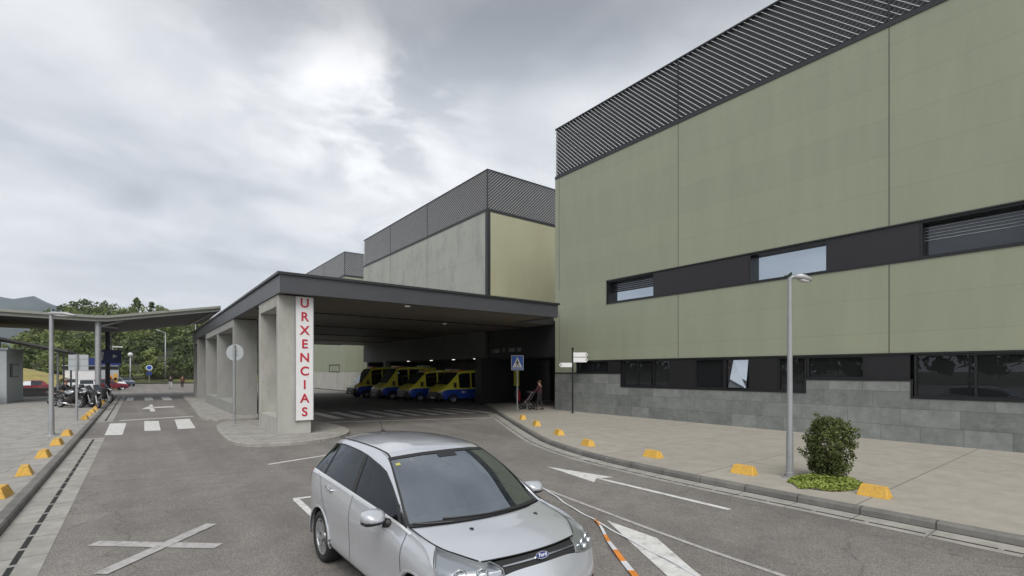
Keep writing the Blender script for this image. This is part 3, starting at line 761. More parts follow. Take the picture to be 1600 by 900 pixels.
slab('edge_beam', pr, Y1, Y1+.2, -.06, .188, 'roofedge', wk)
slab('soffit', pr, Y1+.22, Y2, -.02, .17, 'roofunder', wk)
for (x, y, m, r) in ((-2.38, 48.5, 'galv', .19), (-2.3, 61.4, 'roofunder', .19), (-14, 48.6, 'galv', .17), (-14, 61.4, 'roofunder', .17)):  # far columns take the dark underside colour in place of shade
    mb = MB(); mb.tube([(x, y, .12), (x, y, 6.2)], r, 14); mb.build('column', m, wk, world=True, smooth=True, sharp=40)
mb = MB(); mb.tube([(-2.3, 48.6, 5.9), (-1.4, 54, 6.2)], .09, 8); mb.tube([(-2.3, 48.6, 5.85), (-.9, 48.6, 6.38)], .08, 8); mb.tube([(5.2, 49, 7.5), (4.2, 61, 7.25)], .08, 8); mb.build('strut', 'galv', wk, world=True)

# lower shelter and kiosk on the left
sh = thing('bike_shelter', 'low sloping grey shelter roof on thin posts beside the kiosk', 'shelter', (-7, 55, .1))
pr2 = [(-14, 6.0), (-8.2, 4.85), (-4.35, 3.95)]
slab('roof_sheet', pr2, 51.5, 61.5, 0, .16, 'roofedge', sh)
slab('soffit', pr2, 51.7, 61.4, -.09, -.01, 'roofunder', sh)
for (x, y) in ((-5.0, 52.4), (-4.9, 60.8), (-5.0, 56.4), (-9.5, 60.8)):
    mb = MB(); mb.tube([(x, y, .12), (x, y, 3.98 if x > -6 else 5.0)], .07, 10); mb.build('column', 'galv', sh, world=True)
kk = thing('ticket_kiosk', 'small grey kiosk with framed notice under the low shelter roof', 'kiosk', (-9.5, 52, .1))
mb = MB(); mb.box(-11.5, -7.45, 49.8, 56.2, .12, 4.0); mb.build('wall', 'galvsign', kk, world=True)
mb = MB(); mb.box(-11.3, -8.1, 49.7, 49.795, .15, 3.95); mb.build('dark_panel', 'lintel', kk, world=True)  # dark grey sheet covering most of the kiosk front
mb = MB(); mb.box(-11.6, -7.35, 49.65, 56.3, 4.0, 4.12); mb.build('roof', 'galv', kk, world=True)
mb = MB(); mb.box(-7.445, -7.40, 51.0, 54.0, 2.0, 3.0); nb = mb.build('notice_board', 'frame', kk, world=True)
mb = MB(); mb.box(-7.398+9.5, -7.39+9.5, 51.7-52, 53.8-52, 2.1-.1, 2.9-.1); mb.build('notice_sheet', 'galvsign', nb)
bn = thing('waste_bin', 'blue and white waste bin in front of the kiosk', 'bin', (-8.05, 48.9, .128))
mb = MB(); mb.lathe([(.001, 0), (.3, .01), (.34, .1), (.38, .62)], 16); mb.build('body', 'navy', bn, smooth=True, sharp=40)
mb = MB(); mb.lathe([(.385, .62), (.39, .85)], 16); mb.build('band', 'signwhite', bn, smooth=True)
mb = MB(); mb.lathe([(.39, .85), (.40, 1.02), (.3, 1.12), (.001, 1.15)], 16); mb.build('lid', 'blue', bn, smooth=True, sharp=40)
lw = thing('low_wall', 'low grey concrete wall dividing the walkway from the car park', 'wall', (-8, 64.4, 0))
mb = MB(); mb.box(-30, -4.2, 64.2, 64.5, 0, .8); mb.build('wall', 'concd', lw, world=True); mb = MB(); mb.box(-30.03, -4.17, 64.16, 64.54, .8, .88); mb.build('coping', 'conc', lw, world=True)

# ------------------------------------------------------------------ street furniture
def street_lamp(label, loc, H, rz, group=None, head='cobra', r0=.085, r1=.05, reach=.3):
    t = thing('street_lamp', label, 'street lamp', loc, rz, group)
    mb = MB(); mb.tube([(0, 0, 0), (0, 0, .9), (0, 0, 1.0), (0, 0, H)], [r0*1.05, r0*.98, r0*.86, r1], 14); mb.build('pole', 'galv', t, smooth=True, sharp=50)
    mb = MB(); mb.lathe([(.001, .03), (r0*2.2, .028), (r0*2.3, 0)], 14); mb.lathe([(r0*1.25, .03), (r0*1.25, .12), (r0, .13)], 14)
    for k in range(4): mb.lathe([(.02, .028), (.02, .06), (.001, .06)], 6, c=(r0*1.75*cos(k*pi/2+.7), r0*1.75*sin(k*pi/2+.7), 0))
    mb.build('base_flange', 'galv', t)
    if head == 'cobra':
        mb = MB(); mb.tube([(0, 0, H-.02), (.06, 0, H+.02), (.16, 0, H+.03)], [.035, .04, .035], 10); a_ = mb.build('arm', 'galv', t, smooth=True)
        mb = MB(); q = .10
        mb.loft([(q, 0, H+.02, .03, .03), (q+.05, 0, H+.03, .055, .05), (q+.13, 0, H+.025, .095, .07), (q+.24, 0, H-.005, .105, .065), (q+.33, 0, H-.035, .085, .045), (q+.38, 0, H-.055, .04, .018)], 14)
        h = mb.build('lamp_head', 'lampgrey', t, smooth=True)
        mb = MB(); mb.loft([(q+.11, 0, H-.035, .04, .01), (q+.17, 0, H-.06, .08, .03), (q+.28, 0, H-.075, .07, .026), (q+.34, 0, H-.078, .03, .008)], 12); mb.build('diffuser', 'lampglass', h, smooth=True)
    elif head == 'flat':
        mb = MB(); mb.loft([(-.08, 0, H, .06, .04), (.05, 0, H+.02, .13, .06), (.5, 0, H+.01, .15, .06), (.82, 0, H-.05, .10, .035), (.86, 0, H-.06, .04, .02)], 14); h = mb.build('lamp_head', 'lampgrey', t, smooth=True)
        mb = MB(); mb.loft([(.1, 0, H-.045, .08, .015), (.3, 0, H-.06, .12, .03), (.7, 0, H-.075, .09, .02)], 12); mb.build('diffuser', 'lampglass', h, smooth=True)
    return t
street_lamp('tapered grey street lamp beside the round shrub on the right pavement', (11.3, 4.77, .128), 4.36, radians(-35), 'street lamps', r0=.070, r1=.042)
street_lamp('grey street lamp with flat head on the left pavement', (-2.48, 24.2, .128), 4.4, radians(-35), 'street lamps', 'flat', .085, .06)
def far_lamp(label, loc, H, arms, style):
    t = thing('street_lamp', label, 'street lamp', loc, 0, 'tall lamps round the car park')
    mb = MB(); mb.tube([(0, 0, 0), (0, 0, H)], [.13, .08], 10); mb.build('pole', 'galv', t, smooth=True)
    for a in arms:
        if style == 'cobra':
            mb = MB(); mb.tube([(0, 0, H-.1), (a*.7, 0, H+.25)], .06, 8); h = mb.build('arm', 'galv', t)
            mb = MB(); mb.loft([(.6, 0, .2, .06, .05), (.9, 0, .32, .2, .12), (1.5, 0, .5, .18, .09), (1.6, 0, .5, .06, .03)], 10); 
            for i, p in enumerate(mb.v): mb.v[i] = (a*p[0], p[1], p[2]+H)
            mb.build('lamp_head', 'lampgrey', t, smooth=True)
        elif style == 'ball':
            mb = MB(); mb.ball((0, 0, H+.35), .38); mb.build('globe', 'lampglass', t, smooth=True)
        else:
            mb = MB(); mb.box(-.2, 1.3, -.2, .2, H-.02, H+.16); mb.build('lamp_head', 'lampglass', t)
    return t
far_lamp('tall lamp with one arm pointing left on the far verge', (2.9+1.6, 122, 1.0), 9.3, (-1,), 'cobra')
far_lamp('tallest lamp with twin arms on the far verge by the canopy end', (9.2, 116, .6), 11.4, (-1, 1), 'cobra')
far_lamp('short lamp with flat square head behind the blue roofed booth', (-3.2, 101, 0), 6.3, (1,), 'flat')
far_lamp('small globe lamp in front of the woods', (-1.0, 108, 0), 5.0, (1,), 'ball')

def wedge():
    mb = MB(); a, b, h = .26, .14, .20; c, d = .205, .065
    bm = bmesh.new()
    vs = [bm.verts.new(p) for p in [(-b, -a, 0), (b, -a, 0), (b, a, 0), (-b, a, 0), (-d, -c, h), (d, -c, h), (d, c, h), (-d, c, h)]]
    for f in [(3, 2, 1, 0), (4, 5, 6, 7), (0, 1, 5, 4), (1, 2, 6, 5), (2, 3, 7, 6), (3, 0, 4, 7)]: bm.faces.new([vs[i] for i in f])
    bmesh.ops.bevel(bm, geom=[e for e in bm.edges if e.verts[0].co.z+e.verts[1].co.z > .01], offset=.010, segments=1, profile=.6, affect='EDGES')
    bm.verts.index_update()
    mb.add([v.co.copy() for v in bm.verts], [tuple(v.index for v in f.verts) for f in bm.faces]); bm.free()
    return mb.build('kerb_block', 'yellow')
w0 = wedge()
R_ = [(10.86, 3.11, 0, 'yellow concrete kerb block right of the shrub, closest of the right row'), (10.9, 5.59, 0, 'yellow kerb block just left of the near right street lamp'),
      (11.06, 8.17, 8, 'yellow kerb block above the straight lane arrow, third in the right row'), (11.16, 10.67, 18, 'yellow kerb block where the right kerb starts to bend, fourth in the row'),
      (12.24, 13.15, 25, 'yellow kerb block on the bend, fifth in the right row'), (13.5, 15.9, 28, 'yellow kerb block next before the crossing sign, sixth in the right row'),
      (14.75, 18.4, 28, 'worn yellow kerb block at the foot of the blue crossing sign')]
first = True
for (x, y, a, lab) in R_:
    o = w0 if first else w0.copy()
    if not first: COL.objects.link(o)
    first = False
    o.location = (x+.02, y, .13); o.rotation_euler = (0, 0, -radians(a+rnd.uniform(-3, 3))); o.scale = (1, rnd.uniform(.95, 1.1), rnd.uniform(.9, 1.05)); tag(o, lab, 'kerb block', 'yellow blocks along the right kerb')
nth = ['closest', 'second', 'third', 'fourth', 'fifth', 'sixth', 'seventh', 'eighth', 'ninth', 'tenth', 'eleventh', 'twelfth', 'farthest']
for k, y in enumerate((12.9, 15.4, 18.2, 21.0, 23.8, 31.2, 33.5, 36., 38.4, 40.8, 43.2, 45.6, 47.2)):
    o = w0.copy(); COL.objects.link(o); o.location = (-2.02, y, .13); o.rotation_euler = (0, 0, radians(rnd.uniform(-6, 6)))
    extra = 'before the crosswalk' if y < 24 else 'past the crosswalk'
    tag(o, f'yellow block on the left kerb {extra}, {nth[k]} of its row', 'kerb block', 'yellow blocks along the left kerb')

# crossing sign
cs = thing('crossing_sign', 'square blue pedestrian crossing sign on a grey pole', 'road sign', (17.6, 22.45, .128), radians(-32))
mb = MB(); mb.tube([(0, 0, 0), (0, 0, 3.1)], .035, 10); mb.build('pole', 'galv', cs, smooth=True, sharp=50)
pl = MB(); pl.rbox(-.36, .36, -.075, -.045, 2.38, 3.24, .01); pl.build('plate', 'signwhite', cs)
pl = MB(); pl.box(-.335, .335, -.082, -.076, 2.48, 3.215); pl.box(-.335, .335, -.082, -.076, 2.40, 2.455); pl.build('blue_field', 'blue', cs)
pl = MB(); pl.add([(-.29, -.086, 2.53), (.29, -.086, 2.53), (0, -.086, 3.15)], [(0, 1, 2)]); pl.build('white_triangle', 'signwhite', cs)
pl = MB(); yy = -.089
pl.lathe([(.001, 0), (.038, 0)], 10, axis='y', c=(.0, yy, 2.97)); 
def q2(pts): pl.add([(x, yy, z) for x, z in pts], [tuple(range(len(pts)))])
q2([(-.05, 2.92), (.04, 2.92), (.05, 2.76), (-.045, 2.76)]); q2([(-.045, 2.76), (.0, 2.76), (-.05, 2.58), (-.10, 2.58)]); q2([(.0, 2.76), (.05, 2.76), (.12, 2.58), (.07, 2.58)])
q2([(.03, 2.9), (.11, 2.80), (.09, 2.78), (.03, 2.86)]); q2([(-.05, 2.9), (-.12, 2.79), (-.1, 2.77), (-.04, 2.86)])
for k in range(4): q2([(-.2+k*.11, 2.545), (-.14+k*.11, 2.545), (-.13+k*.1, 2.57), (-.18+k*.1, 2.57)])
pl.build('walking_figure', 'black', cs, fix=False)

# direction post
fp = thing('direction_post', 'slim black finger post with white arrow signs by the hospital wall', 'signpost', (19.15, 19.45, .128), radians(-35))
mb = MB(); mb.tube([(0, 0, 0), (0, 0, 3.55)], .045, 10); mb.lathe([(.12, 0), (.12, .02), (.05, .03)], 12); mb.build('post', 'black', fp)
mb = MB(); mb.lathe([(.06, 3.5), (.065, 3.56), (.05, 3.64), (.001, 3.66)], 12); mb.build('cap', 'black', fp)
def arm(x0, x1, z0, z1):
    s = 1 if x1 > x0 else -1; c = (z0+z1)/2
    poly = [(x0, z0), (x1-s*.1, z0), (x1, c), (x1-s*.1, z1), (x0, z1)]
    mb = MB(); n = len(poly)
    mb.add([(x, -.025, z) for x, z in poly]+[(x, .025, z) for x, z in poly], [tuple(range(n)), tuple(range(n, 2*n))]+[(i, (i+1) % n, n+(i+1) % n, n+i) for i in range(n)])
    b = mb.build('sign_arm', 'signwhite', fp)
    mb = MB(); xt = x1-s*.04
    mb.add([(xt, -.028, c), (xt-s*.1, -.028, c+.075), (xt-s*.1, -.028, c+.035), (xt-s*.05, -.028, c), (xt-s*.1, -.028, c-.035), (xt-s*.1, -.028, c-.075)], [(0, 1, 2, 3), (0, 3, 4, 5)])
    mb.build('arrow', 'black', b, fix=False)
arm(.04, .86, 3.12, 3.36); arm(.04, .86, 2.82, 3.08); arm(-.04, -.76, 2.55, 2.79)

# grey-backed signs
sp = thing('direction_sign', 'rectangular sign seen from its grey back on a pole, left pavement', 'road sign', (-2.27, 30.7, .128), radians(-36))
mb = MB(); mb.tube([(0, 0, 0), (0, 0, 3.12)], .05, 10); mb.build('pole', 'galv', sp, smooth=True, sharp=50)
mb = MB(); mb.rbox(-.44, .48, .055, .09, 2.36, 3.1, .012); mb.build('plate', 'galvsign', sp)
mb = MB(); mb.box(-.44, .48, .05, .054, 2.55, 2.6); mb.box(-.44, .48, .05, .054, 2.86, 2.91); mb.box(-.07, .07, .03, .054, 2.5, 2.95); mb.build('bracket', 'galv', sp)
rs = thing('round_sign', 'round sign seen from its grey back in front of the concrete portal', 'road sign', (3.41, 24.71, .122), radians(-30))
mb = MB(); mb.tube([(0, 0, 0), (0, 0, 3.5)], .045, 10); mb.build('pole', 'galv', rs, smooth=True, sharp=50)
mb = MB(); mb.lathe([(.001, .055), (.355, .055), (.37, .065), (.355, .085), (.001, .085)], 28, axis='y', c=(0, 0, 3.15)); mb.build('disc', 'galvsign', rs, smooth=True, sharp=30)
mb = MB(); mb.box(-.12, .12, .03, .054, 3.05, 3.09); mb.box(-.12, .12, .03, .054, 3.22, 3.26); mb.build('bracket', 'galv', rs)
ps = thing('parking_sign', 'navy blue sign with white pointer hanging at the far walkway column', 'sign', (-2.0, 61.0, 0))
mb = MB(); mb.rbox(-1.1, .75, -.05, .05, 3.2, 4.5, .02); mb.build('board', 'navy', ps)
mb = MB(); mb.add([(.1, -.056, 4.1), (.1, -.056, 3.7), (.45, -.056, 3.9)], [(0, 1, 2)]); mb.add([(-.8, -.056, 4.3), (-.55, -.056, 4.3), (-.65, -.056, 3.5), (-.9, -.056, 3.5)], [(0, 1, 2, 3)]); mb.build('pointer', 'signwhite', ps, fix=False)
mb = MB(); mb.box(-.05, .05, -.04, .04, 4.5, 6.3); mb.build('hanger', 'galv', ps)
fs = thing('round_sign', 'small round blue and white sign on the far verge', 'road sign', (1.7, 112, .5))
mb = MB(); mb.tube([(0, 0, 0), (0, 0, 2.6)], .05, 8); mb.build('pole', 'galv', fs)
mb = MB(); mb.lathe([(.001, -.07), (.5, -.07), (.5, -.04), (.001, -.04)], 18, axis='y', c=(0, 0, 2.6)); mb.build('disc', 'signwhite', fs); mb = MB(); mb.lathe([(.001, -.08), (.38, -.08)], 18, axis='y', c=(0, 0, 2.6)); mb.build('symbol', 'blue', fs)
mb = MB(); mb.box(-.4, .4, -.07, -.04, 1.2, 1.85); mb.build('lower_plate', 'navy', fs)

# car park booth with blue roof
bo = thing('entry_booth', 'long white car park booth with blue roof edge behind the motorcycles', 'booth', (-7.5, 98, 0))
mb = MB(); mb.box(-8.6, -2.4, 95.5, 101, .0, 2.7); mb.build('wall', 'signwhite', bo, world=True)
mb = MB(); mb.box(-6.2, -2.1, 95.2, 101.3, 3.35, 4.45); mb.build('roof_fascia', 'navy', bo, world=True)
mb = MB(); mb.box(-8.65, -2.35, 95.35, 101.1, 2.7, 3.35); mb.build('glazing_band', 'frame', bo, world=True)
mb = MB(); mb.box(-8.7, -2.3, 95.25, 95.34, 3.2, 3.34); mb.box(-4.6, -2.3, 95.38, 95.49, .2, 2.6); mb.build('panel', 'galvsign', bo, world=True)
for i, (x, y, lab) in enumerate(((-2.9, 84, 'orange ticket barrier post left of its twin by the lane'), (-2.35, 84.6, 'yellow ticket barrier post right of its twin by the lane'))):
    b_ = thing('barrier_post', lab, 'barrier', (x, y, 0), group='ticket barrier posts')
    mb = MB(); mb.rbox(-.22, .22, -.2, .2, 0, 1.9+.25*i, .04); mb.build('housing', ('orange', 'yellow')[i], b_)
    mb = MB(); mb.box(-.15, .15, -.206, -.2, 1.2, 1.6); mb.build('panel', 'black', b_)
    mb = MB(); mb.box(-.26, .26, -.24, .24, 0, .08); mb.build('base', 'concd', b_)

# striped barrier tape lying on the road
tp = thing('barrier_tape', 'orange and white striped barrier tape trailing across the road beside the silver car', 'tape', (5.3, 4.6, .03))
def ribbon3(pts, w, n0, n1):
    """flat loose tape: pts world polyline with z"""
    vs = []
    for i, p in enumerate(pts):
        a = V(pts[max(0, i-1)]); b = V(pts[min(len(pts)-1, i+1)]); t = (b-a); t.z = 0; t.normalize(); nrm = V((-t.y, t.x, 0))*w[i]/2
        vs += [V(p)+nrm, V(p)-nrm]
    return vs
pts = []; N = 40
for i in range(N+1):
    t = i/N; x = 5.93+(4.55-5.93)*t; y = 5.52+(3.55-5.52)*t
    pts.append((x+.02*sin(t*9), y, .03+.012*sin(t*14)))
ww = [.025+.058*min(1, i/N*1.3) for i in range(N+1)]
vs = ribbon3(pts, ww, 0, 0); mb = MB()
for i in range(N):
    k = int(i/N*2.35/.33*1.0) % 2
    mb.add([vs[2*i], vs[2*i+1], vs[2*i+3], vs[2*i+2]], [(0, 1, 2, 3)], 0 if k == 0 else 1)
mb.build('tape_strip', ['orange', 'tapewhite'], tp, world=True)
pts = [(6.75+(5.93-6.75)*t+.03*sin(t*7), 7.9+(5.52-7.9)*t, .018+.006*sin(t*20)) for t in [i/20 for i in range(21)]]
pts2 = [(5.93+(5.2-5.93)*t, 5.52+(3.0-5.52)*t+.03*sin(t*6), .018+.006*sin(t*20)) for t in [i/20 for i in range(21)]]
mb = MB()
for P in (pts, pts2):
    vs = ribbon3(P, [.035]*21, 0, 0)
    for i in range(20): mb.add([vs[2*i], vs[2*i+1], vs[2*i+3], vs[2*i+2]], [(0, 1, 2, 3)])
mb.build('twisted_tail', 'tapewhite', tp, world=True)
# ------------------------------------------------------------------ the silver car
def crv(a, b, c, d, t): return .5*((2*b)+(c-a)*t+(2*a-5*b+4*c-d)*t*t+(3*b-a-3*c+d)*t**3)
class Surf:
    def __init__(s, net): s.n = [[V(p) for p in r] for r in net]; s.I = len(net)-1; s.J = len(net[0])-1
    def row(s, r, v):
        j = min(int(v), s.J-1); t = v-j
        b, c = r[j], r[j+1]; a = r[j-1] if j > 0 else 2*b-c; d = r[j+2] if j+2 <= s.J else 2*c-b
        return crv(a, b, c, d, t)
    def __call__(s, u, v):
        u = min(max(u, 0), s.I); v = min(max(v, 0), s.J)
        i = min(int(u), s.I-1); t = u-i
        g = lambda k: s.row(s.n[k], v)
        b, c = g(i), g(i+1); a = g(i-1) if i > 0 else 2*b-c; d = g(i+2) if i+2 <= s.I else 2*c-b
        return crv(a, b, c, d, t)
    def nrm(s, u, v):
        e = .02
        a = s(u+e, v)-s(u-e, v); b = s(u, v+e)-s(u, v-e); n = a.cross(b)
        return n.normalized() if n.length > 1e-9 else V((0, 0, 1))

car = thing('silver_car', 'silver compact people carrier facing the camera in the foreground', 'car', (2.75, 6.50, .0), radians(-89.3))
CAR = car
st = [(-.88, .68, .72, .12, 0), (-.86, .98, .72, .12, 0), (-.62, 1.36, .56, .14, -.02), (-.42, 1.55, .535, .10, -.05), (.2, 1.615, .59, .03, -.055), (.8, 1.625, .60, 0, -.06),
      (1.25, 1.605, .60, -.05, -.055), (1.58, 1.55, .61, -.12, -.045), (2.06, 1.33, .71, -.17, -.035), (2.52, 1.06, .785, -.25, -.03), (2.66, 1.03, .785, -.25, -.035),
      (2.93, .995, .755, -.20, -.045), (3.16, .945, .67, -.17, -.032), (3.31, .886, .57, -.12, -.012)]
fr = [-1, -.85, -.45, 0, .45, .85, 1]
def tst(k): return st[k]
T = Surf([[(xc+dx*abs(f)**2.2, f*hw, zc+dz*abs(f)**2.6) for f in fr] for (xc, zc, hw, dx, dz) in st])
def Tedge(k, s): return T(k, 6 if s > 0 else 0)

def patch(surf, u0, u1, v0, v1, nu, nv, off=0., mb=None, m=0, flip=False):
    mb = mb or MB(); vs = []
    for i in range(nu+1):
        for j in range(nv+1):
            u = u0+(u1-u0)*i/nu; v = v0+(v1-v0)*j/nv
            p = surf(u, v)
            if off: p = p+surf.nrm(u, v)*off
            vs.append(p)
    fs = [(i*(nv+1)+j, (i+1)*(nv+1)+j, (i+1)*(nv+1)+j+1, i*(nv+1)+j+1) for i in range(nu) for j in range(nv)]
    if flip: fs = [f[::-1] for f in fs]
    mb.add(vs, fs, m); return mb
def sline(surf, pts, w, off, mb, m=0, n=14, sgn=1):
    """ribbon along a (u,v) polyline lying on the surface"""
    path = []
    for (a, b) in zip(pts, pts[1:]):
        for k in range(n): path.append((a[0]+(b[0]-a[0])*k/n, a[1]+(b[1]-a[1])*k/n))
    path.append(pts[-1])
    P = [surf(*q) for q in path]; Nn = [surf.nrm(*q)*sgn for q in path]
    vs = []
    for i, p in enumerate(P):
        t = P[min(i+1, len(P)-1)]-P[max(i-1, 0)]
        if t.length < 1e-8: t = V((1, 0, 0))
        s = t.normalized().cross(Nn[i]).normalized()*w/2
        vs += [p+s+Nn[i]*off, p-s+Nn[i]*off]
    mb.add(vs, [(2*i, 2*i+1, 2*i+3, 2*i+2) for i in range(len(P)-1)], m); return mb
# orientation: T normals: u (x) cross v (y) = +z -> outward up
body = MB()
patch(T, 0, 1, 0, 6, 6, 24, mb=body)           # tailgate
patch(T, 3, 7, 0, 6, 30, 30, mb=body)          # roof
def side_net(s):
    cols = [(-.74, 1.0, .775, 1.06), (-.40, 2.5, .86, 1.09), (-.04, 3.5, .865, 1.085), (.4, 4.3, .865, 1.07), (.95, 5.25, .862, 1.045), (1.45, 6.2, .858, 1.02),
            (1.9, 7.2, .855, 1.0), (2.22, 8.25, .85, .985), (2.46, 9.0, .842, .965), (2.74, 10.1, .845, .925), (2.98, 11.35, .85, .845)]
    rows = []
    for i, (x, k, yb, zb) in enumerate(cols):
        e = Tedge(k, 1)
        tail = {0: -.115, 1: -.02}.get(i, 0)
        r = [V((x+(.06 if i == 0 else 0), .80+tail, .21)), V((x, .885+tail, .33)), V((x, .894+tail, .56)), V((x, .904+tail, .845 if i < 8 else .80 if i < 9 else (.76 if i == 9 else .70)))]
        b = V((x, yb, zb))
        if i == 10: r[2] = V((3.03, .90, .50)); r[1] = V((3.03, .885, .33)); r[0] = V((3.03, .80, .21)); r[3] = V((3.01, .895, .72)); b = V((2.955, .88, .815)); e = Tedge(11.1, 1)
        if i == 9: e = Tedge(10.15, 1)
        if i <= 7:
            w0 = b+V((0, -.012, .028)); w0 = w0+(e-b)*.02
            w1 = w0.lerp(e, .86 if i < 4 else (.83 if i == 4 else .76)); w1.y += .012
            if i == 0: w0 = b.lerp(e, .33); w1 = b.lerp(e, .66)
        else:
            w0 = b.lerp(e, .30)+V((0, .010, .012)); w1 = b.lerp(e, .66)+V((0, .01, .014))
        r += [b, w0, w1, e]
        rows.append([V((p.x, s*p.y, p.z)) for p in r])
    return rows
SR = {s: Surf(side_net(s)) for s in (1, -1)}
def wheel_cut(surf, s, mb, glass):
    NU, NV = 10, 8
    I, J = surf.I*NU, surf.J*NV
    P = [[surf(i/NU, j/NV) for j in range(J+1)] for i in range(I+1)]
    R = .375
    ins = [[None]*(J+1) for _ in range(I+1)]
    for i in range(I+1):
        for j in range(J+1):
            for ax in (0., 2.65):
                p = P[i][j]
                if (p.x-ax)**2+(p.z-.335)**2 < R*R and j < 5*NV: ins[i][j] = ax
    snap = {}
    for i in range(I+1):
        for j in range(J+1):
            if ins[i][j] is not None:
                nb = [(i+a, j+b) for a in (-1, 0, 1) for b in (-1, 0, 1) if 0 <= i+a <= I and 0 <= j+b <= J]
                if any(ins[a][b] is None for a, b in nb):
                    p = P[i][j]; d = V((p.x-ins[i][j], 0, p.z-.335))
                    if d.length > .05:
                        d.normalize(); snap[(i, j)] = V((ins[i][j]+d.x*R, p.y, .335+d.z*R))
    keep = {}
    idx = [[0]*(J+1) for _ in range(I+1)]
    vs = []
    for i in range(I+1):
        for j in range(J+1):
            idx[i][j] = len(vs); vs.append(snap.get((i, j), P[i][j]))
    fs = []; gl = []
    for i in range(I):
        for j in range(J):
            c4 = [(i, j), (i+1, j), (i+1, j+1), (i, j+1)]
            if all(ins[a][b] is not None for a, b in c4): continue
            f = tuple(idx[a][b] for a, b in c4)
            if s < 0: f = f[::-1]
            cu, cv = i/NU, j/NV
            if 1 <= cu < 8 and 5 <= cv < 6: gl.append(f)
            else: fs.append(f)
    mb.add(vs, fs)
    glass.add(vs, gl)
gls = {}
for s in (1, -1):
    gls[s] = MB(); wheel_cut(SR[s], s, body, gls[s])
# arch lips + inner arches
lip = MB(); inner = MB()
for s in (1, -1):
    for ax in (0., 2.65):
        pr = []
        for k in range(25):
            a = radians(-8+196*k/24); x = ax+.375*cos(a); z = .335+.375*sin(a)
            pr.append((x, z))
        def ysurf(x, z): return .905-.35*max(0, z-.6)**2*.1-(.02 if z < .3 else 0)
        vs = []
        for (x, z) in pr:
            dx, dz = (x-ax)/.375, (z-.335)/.375
            for (ro, yo) in ((.034, -.010), (.022, .002), (.006, .007), (-.008, .0), (-.012, -.04)):
                vs.append((ax+dx*(.375+ro), s*(ysurf(x, z)+yo-(.0)), .335+dz*(.375+ro)))
        lip.add(vs, [(5*i+k, 5*i+k+1, 5*i+k+6, 5*i+k+5) for i in range(24) for k in range(4)])
        vs = []
        for (x, z) in pr:
            vs += [(x, s*.90, z), (x, s*.62, z)]
        inner.add(vs, [(2*i, 2*i+1, 2*i+3, 2*i+2) for i in range(24)])
# front bumper wrap
bc = [(3.0, .885), (3.22, .83), (3.375, .64), (3.465, .34), (3.50, 0), (3.465, -.34), (3.375, -.64), (3.22, -.83), (3.0, -.885)]
qt = [.795, .735, .742, .792, .80, .792, .742, .735, .795]
net = []
for i, (x, y) in enumerate(bc):
    t = qt[i]; cx = -.06 if 0 < i < 8 else 0
    tx = [3.0, 3.20, 3.325, 3.385, 3.41, 3.385, 3.325, 3.20, 3.0][i]
    net.append([(x+cx, y*.97, .20), (x, y*.995, .32), (x+.015*(1 if 0 < i < 8 else 0), y*1.005, .48), (x+.01*(1 if 0 < i < 8 else 0), y, .60), (tx, y*.99, t)])
B = Surf(net)
patch(B, 0, 8, 0, 4, 48, 20, mb=body)
# strip between grille top and bonnet nose
bon = MB(); patch(T, 9.55, 13, 0, 6, 36, 36, mb=bon)
body.f = body.f
body.orient((1.3, 0, .6))
bo_ = body.build('body', 'silver', CAR, smooth=True, fix=False)
# doubled-sided shading is fine: closed by dark liners inside
bon.orient((1.3, 0, .2))
bn_ = bon.build('bonnet', 'silver', CAR, smooth=True, fix=False)
for k in range(4):
    q = MB(); q.add(lip.v[k*125:(k+1)*125], [tuple(i-k*125 for i in f) for f in lip.f[k*96:(k+1)*96]]); q.orient((1.3, 0, .4)); q.build('wheel_arch', 'silver', CAR, smooth=True, fix=False)
    q = MB(); q.add(inner.v[k*50:(k+1)*50], [tuple(i-k*50 for i in f) for f in inner.f[k*24:(k+1)*24]]); q.build('arch_liner', 'black', CAR)
# glass
patch(T, 7.0, 9.25, .0, 6, 30, 30).orient((1, 0, .6)).build('windscreen', 'wscreen', CAR, smooth=True, fix=False)
patch(T, 1.0, 3.0, .25, 5.75, 16, 18).orient((1, 0, .6)).build('rear_window', 'cglass', CAR, smooth=True, fix=False)
mb = MB(); patch(T, 1.0, 3.0, 0, .25, 16, 2, mb=mb); patch(T, 1.0, 3.0, 5.75, 6, 16, 2, mb=mb); mb.build('tail_pillar', 'silver', CAR, smooth=True, fix=False)
for s in (1, -1): gls[s].orient((1, 0, .8)).build('side_window', 'cglass', CAR, smooth=True, fix=False)
# windscreen surround and scuttle
mb = MB()
for a, b in ((0, .22), (5.78, 6)): patch(T, 7.0, 9.3, a, b, 30, 3, .004, mb)
patch(T, 7.0, 7.14, .2, 5.8, 3, 30, .004, mb); patch(T, 9.05, 9.3, .2, 5.8, 3, 30, .004, mb)
patch(T, 7.14, 7.3, 2.6, 3.4, 2, 8, .003, mb)
mb.build('windscreen_border', 'plastic', CAR, smooth=True, fix=False)
mb = MB(); patch(T, 9.25, 9.6, 0, 6, 4, 30, -.012, mb); mb.build('scuttle_panel', 'plastic', CAR, smooth=True, fix=False)
